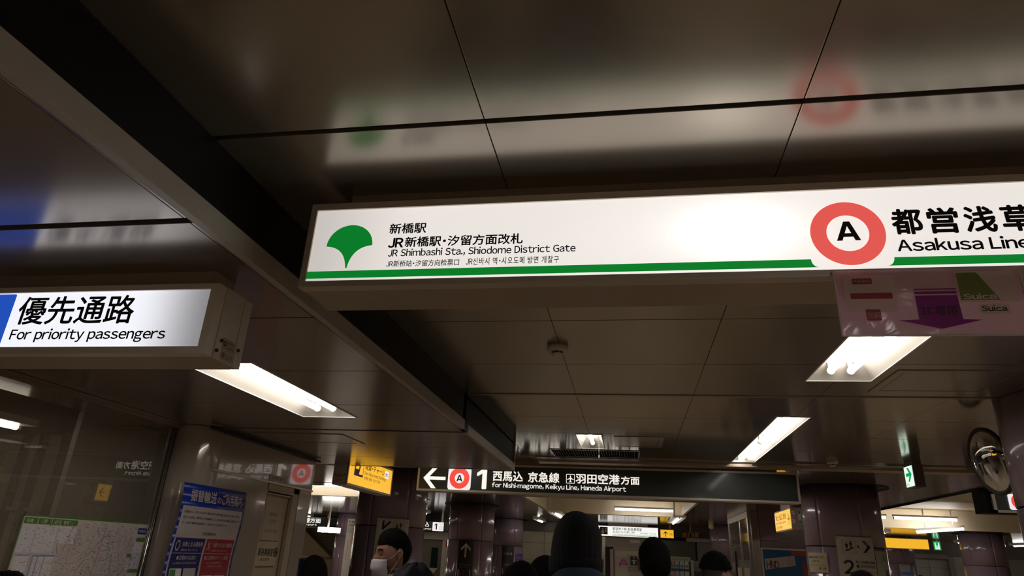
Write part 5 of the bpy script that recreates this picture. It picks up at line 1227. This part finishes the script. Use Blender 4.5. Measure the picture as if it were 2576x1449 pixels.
S = Cyl(EC[0], EC[1], EC[2]+.004); a = S.uv(2262, 1419); b = S.uv(2289, 1421)
t = thing('sky_notice', 'small pale blue sky notice on the purple column under the yellow sign', 'notice', (EC[0], EC[1]-EC[2], a[1]-.5))
MB().sheet(S, a[0], b[0], a[1]-.5, a[1], 0, .004, 6).go('sheet', mat('notice_sky', (.42, .44, .50), .4), t)
MB().ring(S, a[0]+.07, a[1]-.04, 0, .05, .006, 14, .5).go('orange_print', mat('print_orange', (.50, .20, .08), .4), t)
MB().sheet(S, a[0]+.02, b[0]-.01, a[1]-.28, a[1]-.20, .004, .006, 4).go('blue_print', mat('print_blue', (.12, .24, .48), .4), t)
# ================================================================== PEOPLE
def skinned(name, chains, m, parent, sub=1, flat=None):
    """chains: lists of (point, radius); the first chain holds the root; chains join where points coincide"""
    pts = []; idx = {}; edges = []
    def vid(p, r):
        k = tuple(round(c, 4) for c in p)
        if k not in idx: idx[k] = len(pts); pts.append((Vector(p), r))
        return idx[k]
    for ch in chains:
        ids = [vid(p, r) for p, r in ch]
        edges += list(zip(ids, ids[1:]))
    me = bpy.data.meshes.new(name); me.from_pydata([p for p, _ in pts], edges, [])
    o = bpy.data.objects.new(name, me); C.objects.link(o)
    md = o.modifiers.new('s', 'SKIN'); md.use_smooth_shade = True
    for i, (_, r) in enumerate(pts):
        rr = r if isinstance(r, tuple) else (r, r); o.data.skin_vertices[0].data[i].radius = rr
    o.data.skin_vertices[0].data[0].use_root = True
    ms = o.modifiers.new('b', 'SUBSURF'); ms.levels = sub; ms.render_levels = sub
    dg = bpy.context.evaluated_depsgraph_get(); me2 = bpy.data.meshes.new_from_object(o.evaluated_get(dg))
    bpy.data.objects.remove(o)
    return me2
def mesh_into(bm, me, M4=None):
    n0 = len(bm.verts); vs_ = [bm.verts.new((M4 @ v.co) if M4 else v.co) for v in me.vertices]
    for p in me.polygons:
        try: f = bm.faces.new([vs_[i] for i in p.vertices]); f.smooth = True
        except ValueError: pass
def head_pt(th, ph, infl=0., face=True):
    """th: angle round z (0 = right, -90deg = face), ph: latitude"""
    x, y, z = math.cos(ph)*math.cos(th), math.cos(ph)*math.sin(th), math.sin(ph)
    a, b, c = .077+infl, .096+infl, .118+infl
    X, Y, Z = x*a, y*b, z*c
    if z < 0:
        k = -z; X *= 1-.30*k*k
        if y > 0: Y *= 1-.42*k
        else: Y = Y*(1-.10*k)-.006*k
    if face:
        front = max(0, -y)**2
        g = lambda u, v, su, sv: math.exp(-((X-u)/su)**2-((Z-v)/sv)**2)
        if front > 0:
            Y -= front*(.026*g(0, -.022, .012, .018)+.014*g(0, -.002, .008, .022)+.006*g(0, .030, .045, .010))
            Y += front*(.010*g(.031, .006, .016, .011)+.010*g(-.031, .006, .016, .011)+.006*g(0, -.078, .03, .008))
            Y -= front*(.006*g(0, -.055, .022, .010)+.008*g(0, -.10, .025, .014))
            Y -= front*.004*(g(.045, -.02, .018, .014)+g(-.045, -.02, .018, .014))
    return Vector((X, Y, Z))
def head_patch(infl, keep, face=False, nu=56, nv=40, jitter=0., seed=1):
    bm = bmesh.new(); g = []
    for j in range(nv+1):
        ph = -PI/2+PI*j/nv; row = []
        for i in range(nu):
            th = 2*PI*i/nu; f = infl(th, ph) if callable(infl) else infl
            p = head_pt(th, ph, f, face)
            if jitter: p *= 1+jitter*noise.noise(p*60+Vector((seed, 0, 0)))
            row.append(bm.verts.new(p))
        g.append(row)
    for j in range(nv):
        for i in range(nu):
            q = (g[j][i], g[j][(i+1) % nu], g[j+1][(i+1) % nu], g[j+1][i])
            c = sum((v.co for v in q), Vector())/4
            if keep(c): f = bm.faces.new(q); f.smooth = True
    bmesh.ops.remove_doubles(bm, verts=bm.verts, dist=1e-4)
    bmesh.ops.delete(bm, geom=[v for v in bm.verts if not v.link_faces], context='VERTS')
    me = bpy.data.meshes.new('patch'); bm.to_mesh(me); bm.free(); return me
def person(label, x, y, ztop, yaw=0., tilt=(0, 0), hair='short', skin=(.36, .20, .14), coat=(.02, .02, .03), hairc=(.004, .0035, .0035), mask=False, hatc=None, arm=None, collar=None, hood=False, build=1., coatname='coat', reach=None):
    """x,y: where the head is; ztop: top of the head above the floor; yaw: 0 = faces the viewer's side (-Y), turning anticlockwise seen from above"""
    t = thing('person', label, 'person', (x, y, 0)); H = ztop; k = H/1.70
    R3 = Matrix.Rotation(yaw, 4, 'Z'); T = Matrix.Translation((x, y, 0)) @ R3
    hz = H-.118
    HM = Matrix.Translation((x, y, hz)) @ R3 @ Matrix.Rotation(tilt[0], 4, 'X') @ Matrix.Rotation(tilt[1], 4, 'Y')
    key = '_%.2f' % (skin[0]); M_s = mat('skin'+key, skin, .5, var=.05); M_h = mat('hair_%.3f' % hairc[0], hairc, .9, bump=.8, scale=80, spec=.15)
    P = lambda a, b, c: (a*k, b*k, c*k)
    sw = .185*build
    def arms(inf=0., hand=False):
        out = []
        for s in (-1, 1):
            sh = (P(s*sw, .01, 1.40), .060*build+inf); el = (P(s*(sw+.055), .03, 1.11), .042+inf); wr = (P(s*(sw+.05), -.06, .86), .028+inf)
            if reach and s == reach: el = (P(s*(sw+.03), -.02, 1.13), .042+inf); wr = (P(s*(sw-.09), -.24, 1.27), .028+inf)
            out.append([(P(0, .015, 1.38), .115*build+inf), sh, el, wr])
            if hand: out.append([wr, (tuple(wr[0][i]+(0, -.02, -.05)[i] for i in range(3)), .030)])
        return out
    def legs(inf=0., feet=True):
        out = []
        for s in (-1, 1):
            L_ = [(P(0, .01, .93), .13*build+inf), (P(s*.09, .01, .86), .085*build+inf), (P(s*.10, -.01, .47), .056+inf), (P(s*.10, .02, .10), .038+inf)]
            if feet: L_ += [(P(s*.10, .02, .045), .036), (P(s*.11, -.12, .035), .032)]
            out.append(L_)
        return out
    torso = lambda inf, neck: [(P(0, .01, .93), .13*build+inf), (P(0, .0, 1.12), .125*build+inf), (P(0, .015, 1.38), .115*build+inf)]+([(P(0, .012, 1.475), .056+inf*.4), ((0, .012, hz-.06), .050)] if neck else [(P(0, .012, 1.455), .060+inf*.5)])
    bm = bmesh.new()
    me = skinned('body', [torso(0, True)]+arms(0, True)+legs(), None, t); mesh_into(bm, me, T)
    hd = head_patch(0, lambda c: True, True, 56, 44); mesh_into(bm, hd, HM)
    for s in (-1, 1):   # ears
        mb = MB(); mb.ell((s*.079, .012, -.006), (.010, .020, .032), 14, 10, Matrix.Rotation(s*.35, 3, 'Z')); mb.ell((s*.086, .010, .008), (.008, .016, .016), 10, 8)
        m2 = bpy.data.meshes.new('e'); mb.bm.to_mesh(m2); mesh_into(bm, m2, HM)
    # fingers and thumb
    for s in (-1, 1):
        wr = Vector(P(s*(sw+.05), -.06, .86)) if not (reach and s == reach) else Vector(P(s*(sw-.09), -.24, 1.27))
        base = wr+Vector((0, -.02, -.05))
        for f in range(4):
            L_ = (.065, .075, .070, .055)[f]; b0 = base+Vector((s*.004, -.03+f*.018, -.02)); b1 = b0+Vector((-s*.006, -.006, -L_*.55)); b2 = b1+Vector((-s*.022, 0, -L_*.42))
            mb = MB().cyl(b0, b1, .0088, 8, .008).cyl(b1, b2, .008, 8, .006).ell(b1, (.008,)*3, 8, 6).ell(b2, (.0065,)*3, 8, 6)
            m2 = bpy.data.meshes.new('f'); mb.bm.to_mesh(m2); mesh_into(bm, m2, T)
        b0 = base+Vector((-s*.012, -.022, .005)); b1 = b0+Vector((-s*.02, -.03, -.03)); b2 = b1+Vector((-s*.004, -.012, -.026))
        mb = MB().cyl(b0, b1, .011, 8, .009).cyl(b1, b2, .009, 8, .007).ell(b1, (.009,)*3, 8, 6).ell(b2, (.007,)*3, 8, 6)
        m2 = bpy.data.meshes.new('f'); mb.bm.to_mesh(m2); mesh_into(bm, m2, T)
    mb = MB(); mb.bm.free(); mb.bm = bm; mb.go('body', M_s, t)
    # clothes
    def cloth(name, chains, m_, sub=1, M4=T):
        b2 = bmesh.new(); mesh_into(b2, skinned(name, chains, None, t, sub), M4); q = MB(); q.bm.free(); q.bm = b2; return q.go(name, m_, t)
    cm = mat(label[:28], coat, .85, var=.15, scale=30, bump=.4)
    tl = [(P(0, .01, .86), .15*build+.02)]+torso(.022, False)
    cloth(coatname, [tl]+[a for a in arms(.016)], cm)
    cloth('trousers', legs(.012, False), mat('trousers_dark', (.015, .015, .02), .85))
    for s in (-1, 1):
        mb = MB(); mb.ell((s*.10*k, -.05*k, .045), (.048, .135, .045), 18, 10); q = mb.bm
        for v in q.verts: v.co.z = max(v.co.z, 0)
        b2 = bmesh.new(); m2 = bpy.data.meshes.new('s'); q.to_mesh(m2); mesh_into(b2, m2, T); q2 = MB(); q2.bm.free(); q2.bm = b2; q2.go('shoe', M_rubber, t)
    def part(name, me_, m_, M4=HM, solid=0):
        b2 = bmesh.new(); mesh_into(b2, me_, M4); q = MB(); q.bm.free(); q.bm = b2; o = q.go(name, m_, t)
        if solid: md = o.modifiers.new('t', 'SOLIDIFY'); md.thickness = solid; md.offset = -1
        return o
    def meb(mb): m2 = bpy.data.meshes.new('m'); mb.bm.to_mesh(m2); return m2
    # collar
    if collar or not hood:
        cz = P(0, .012, 1.452)
        if collar:
            mb = MB().ell((0, .085, hz-.155), (.150, .115, .150), 36, 24).lathe([(.19, -.26), (.165, -.16), (.140, -.09), (.118, -.075), (.105, -.12)], (0, .015, hz), 40); part('raised_collar', meb(mb), mat('collar_'+label[:12], collar, .85, bump=.5, scale=40), T)
        mb = MB().lathe([(.098, -.035), (.085, .0), (.076, .035), (.070, .036), (.072, 0), (.08, -.03)], cz, 28); part('collar', meb(mb), mat('collar_'+label[:12], collar or coat, .85), T)
    def hairline(c):
        if c.y < -.045: return .052
        if c.y < .005: return .052-(c.y+.045)/.05*.045
        if c.y < .035: return .010
        return -.075+.0*c.y
    hp = [None]
    def tufts(n, zfun, inf, L_, seed):
        rr = random.Random(seed); mb = MB()
        for _ in range(n):
            th = rr.uniform(0, 2*PI); ph = math.asin(rr.uniform(-.75, 1)); p = head_pt(th, ph, inf(th, ph)-.004, False)
            if p.z < zfun(p)+.002: continue
            nn = Vector((p.x, p.y*.8, p.z)).normalized(); d = (nn*.75+Vector((rr.uniform(-.5, .5), rr.uniform(-.5, .5), rr.uniform(-.6, .1)))).normalized()
            mb.cyl(p, p+d*L_*rr.uniform(.6, 1.2), .0036, 4, .0006, caps=False)
        o = part('hair_tufts', meb(mb), M_h); o.parent = hp[0]
    if hair == 'short':
        def infl(th, ph):
            p = head_pt(th, ph, 0, False); q = min(1, max(0, (p.z-hairline(p))/.045)); q = q*q*(3-2*q)
            return .003+(.010+.006*max(0, math.sin(ph)))*q
        hp[0] = part('hair', head_patch(infl, lambda c: c.z > hairline(c), jitter=.03, seed=int(x*50)), M_h, solid=.005)
        tufts(900, hairline, infl, .0075, 3)
    if hair == 'undercut':
        hp[0] = part('hair', head_patch(lambda th, ph: .010+.014*max(0, math.sin(ph)), lambda c: c.z > .045, jitter=.05, seed=5), M_h, solid=.008)
        tufts(500, lambda c: .05, lambda th, ph: .016+.010*max(0, math.sin(ph)), .009, 4)
        part('shaved_sides', head_patch(.0025, lambda c: c.z > hairline(c) and c.z < .06), mat('stubble', (.045, .028, .022), .8), solid=.002)
    if hair == 'long':
        part('hair', head_patch(lambda th, ph: .020+.008*max(0, math.sin(ph)), lambda c: c.z > (.040 if c.y < -.05 else -.09), jitter=.02, seed=9), M_h, solid=.01)
        mb = MB(); n = 30; rows = []
        for j in range(12):
            z_ = .02-j*.042; wd = .094+.004*j; row = []
            for i in range(n+1):
                th = math.radians(-38+256*i/n); rr = wd*(1+.04*math.sin(i*1.9+j*.3)); row.append(mb.bm.verts.new((rr*math.cos(th), rr*1.08*math.sin(th)+.008, z_)))
            rows.append(row)
        for A, B in zip(rows, rows[1:]):
            for i in range(n): f = mb.bm.faces.new((A[i], B[i], B[i+1], A[i+1])); f.smooth = True
        part('hair_length', meb(mb), M_h, Matrix.Translation((x, y, hz)) @ R3, .012)
    if hatc:
        infl = lambda th, ph: .020+.052*max(0, math.sin(ph))**2.5+.0012*math.sin(th*26)*math.cos(ph)+.012*math.exp(-((ph-.75)/.35)**2)*max(0, math.cos(th-2.9))
        bn = part('beanie', head_patch(infl, lambda c: c.z > -.012, nu=112, nv=50), mat('knit_'+label[:10], hatc, .95, bump=1., scale=120), solid=.008)
        part('beanie_cuff', head_patch(lambda th, ph: .027+.0012*math.sin(th*30), lambda c: -.040 < c.z < .018, nu=112, nv=50), MATS['knit_'+label[:10]], solid=.008).parent = bn
        if hair == 'under': part('hair', head_patch(.014, lambda c: c.z > hairline(c)-.02), M_h, solid=.008)
    if hood:
        part('hood', head_patch(lambda th, ph: .040+.006*math.sin(th*5), lambda c: c.y > -.05 or c.z > .075, jitter=.04, seed=3), cm, solid=.012)
    if mask:
        mb = MB(); g = []
        for j in range(13):
            v_ = j/12; dep = .121+.016*math.sin(min(1, v_*1.25)*PI)-.022*v_**3; wd = .079*(1-.20*v_**2); row = []
            for i in range(25):
                a_ = math.radians(-82+164*i/24); cr = math.cos(a_)
                row.append(mb.bm.verts.new((wd*math.sin(a_), -(.052+(dep-.052)*cr**.8)-.0015*math.sin(v_*PI*6), -.014-.118*v_+.010*(1-cr)*(1 if v_ < .5 else -1)*abs(v_-.5)*-2)))
            g.append(row)
        for A, B in zip(g, g[1:]):
            for i in range(24): f = mb.bm.faces.new((A[i], A[i+1], B[i+1], B[i])); f.smooth = True
        part('face_mask', meb(mb), mat('mask_white', (.60, .58, .62), .75, bump=.4, scale=25), solid=.002)
        for s in (-1, 1):
            pts = [(s*.077, -.062, -.024), (s*.084, -.03, -.010), (s*.092, .000, .012), (s*.094, .020, .0), (s*.088, -.01, -.04), (s*.066, -.060, -.105)]
            mb = MB().path(pts, .0014, 6); part('ear_loop', meb(mb), MATS['mask_white'])
        for s in (-1, 1):
            mb = MB()
            for q in range(8): mb.ell((s*(.018+q*.0042), -.0985+q*.0022+abs(q-3)*.0005, .030+.004*math.sin(q/7*PI)), (.0040, .0035, .0032), 8, 6)
            part('eyebrow', meb(mb), M_h)
            mb = MB().path([(s*(.020+q*.0045), -.0905+q*.0024, .004-.003*math.sin(q/5*PI)) for q in range(6)], .0016, 6); part('eyelid', meb(mb), M_h)
    elif not hood:
        for s in (-1, 1):
            mb = MB().ell((s*.031, -.083, .006), (.011, .006, .006), 12, 8); part('eye', meb(mb), mat('eye_white', (.5, .47, .44), .3))
            mb = MB().ell((s*.031, -.0875, .006), (.0050, .0030, .0050), 12, 8); part('iris', meb(mb), M_rubber)
            mb = MB().path([(s*(.016+q*.005), -.098+q*.0025, .028+.003*math.sin(q/6*PI)) for q in range(7)], .0028, 6); part('eyebrow', meb(mb), M_h)
    return t
def place(px, pytop, dist):
    d = ray(px, pytop); f = dist/math.hypot(d.x, d.y); return d.x*f, d.y*f, d.z*f+EYE
BACK = PI   # faces away from the viewer
x, y, z = place(996, 1330, 4.15); person('man with short black hair and a white face mask, looking down', x, y, z-.014, yaw=math.radians(-50), tilt=(.18, 0), hair='short', mask=True, coat=(.012, .012, .018), skin=(.34, .17, .11))
x, y, z = place(1450, 1292, 2.75); person('person in a black knit beanie and dark blue collar seen from behind', x, y, z-.062, yaw=BACK+.25, hair='under', hatc=(.006, .007, .010), coat=(.020, .045, .085), build=1.1, collar=(.022, .05, .09))
x, y, z = place(1644, 1354, 3.9); person('bare headed man with cropped hair seen from behind right of the beanie', x, y, z-.012, yaw=BACK+.1, hair='short', coat=(.05, .025, .015), skin=(.16, .08, .055), hairc=(.006, .005, .005))
x, y, z = place(1797, 1388, 4.5); person('man with undercut hair turned to the right', x, y, z-.020, yaw=math.radians(128), hair='undercut', coat=(.008, .008, .010), skin=(.40, .22, .16))
x, y, z = place(1312, 1414, 3.3); person('black haired person low in front of the narrow black board', x, y, z-.012, yaw=BACK-.2, hair='short', coat=(.01, .01, .012))
x, y, z = place(1372, 1404, 4.1); person('black haired person with an ear showing, half hidden left of the beanie', x, y, z-.012, yaw=math.radians(150), hair='long', coat=(.01, .01, .015), skin=(.42, .22, .17))
x, y, z = place(793, 1399, 4.9); person('woman with long black hair seen from behind at the left opening', x, y, z-.020, yaw=BACK+.6, hair='long', coat=(.012, .010, .010), reach=1)
wx, wy = x, y
x, y, z = place(1047, 1417, 3.1); person('person in a dark navy hood in front of the masked man', x, y, z-.04, yaw=BACK, hood=True, hair='none', coat=(.003, .004, .018))
x, y, z = place(2167, 1438, 4.3); person('person with black hair just below the platform 2 board', x, y, z-.012, yaw=BACK, hair='short', coat=(.01, .01, .01))
x, y, z = place(12, 1440, 3.0); person('person in dark clothes at bottom left before the glass', x+.02, y, z-.012, yaw=PI/2, hair='short', coat=(.01, .01, .01))
# phone held by the woman
p = atY(760, 1436, wy-.15)
t = thing('smartphone', 'dark smartphone held by the long haired woman', 'phone', p)
MB().box((p.x-.018, p.y-.034, p.z-.075), (p.x-.010, p.y+.034, p.z+.075), .003).go('case', mat('phone_case', (.02, .02, .05), .3), t)
MB().box((p.x-.010, p.y-.031, p.z-.070), (p.x-.0085, p.y+.031, p.z+.070), .0004).go('screen', mat('phone_screen', (.02, .02, .03), .08), t)
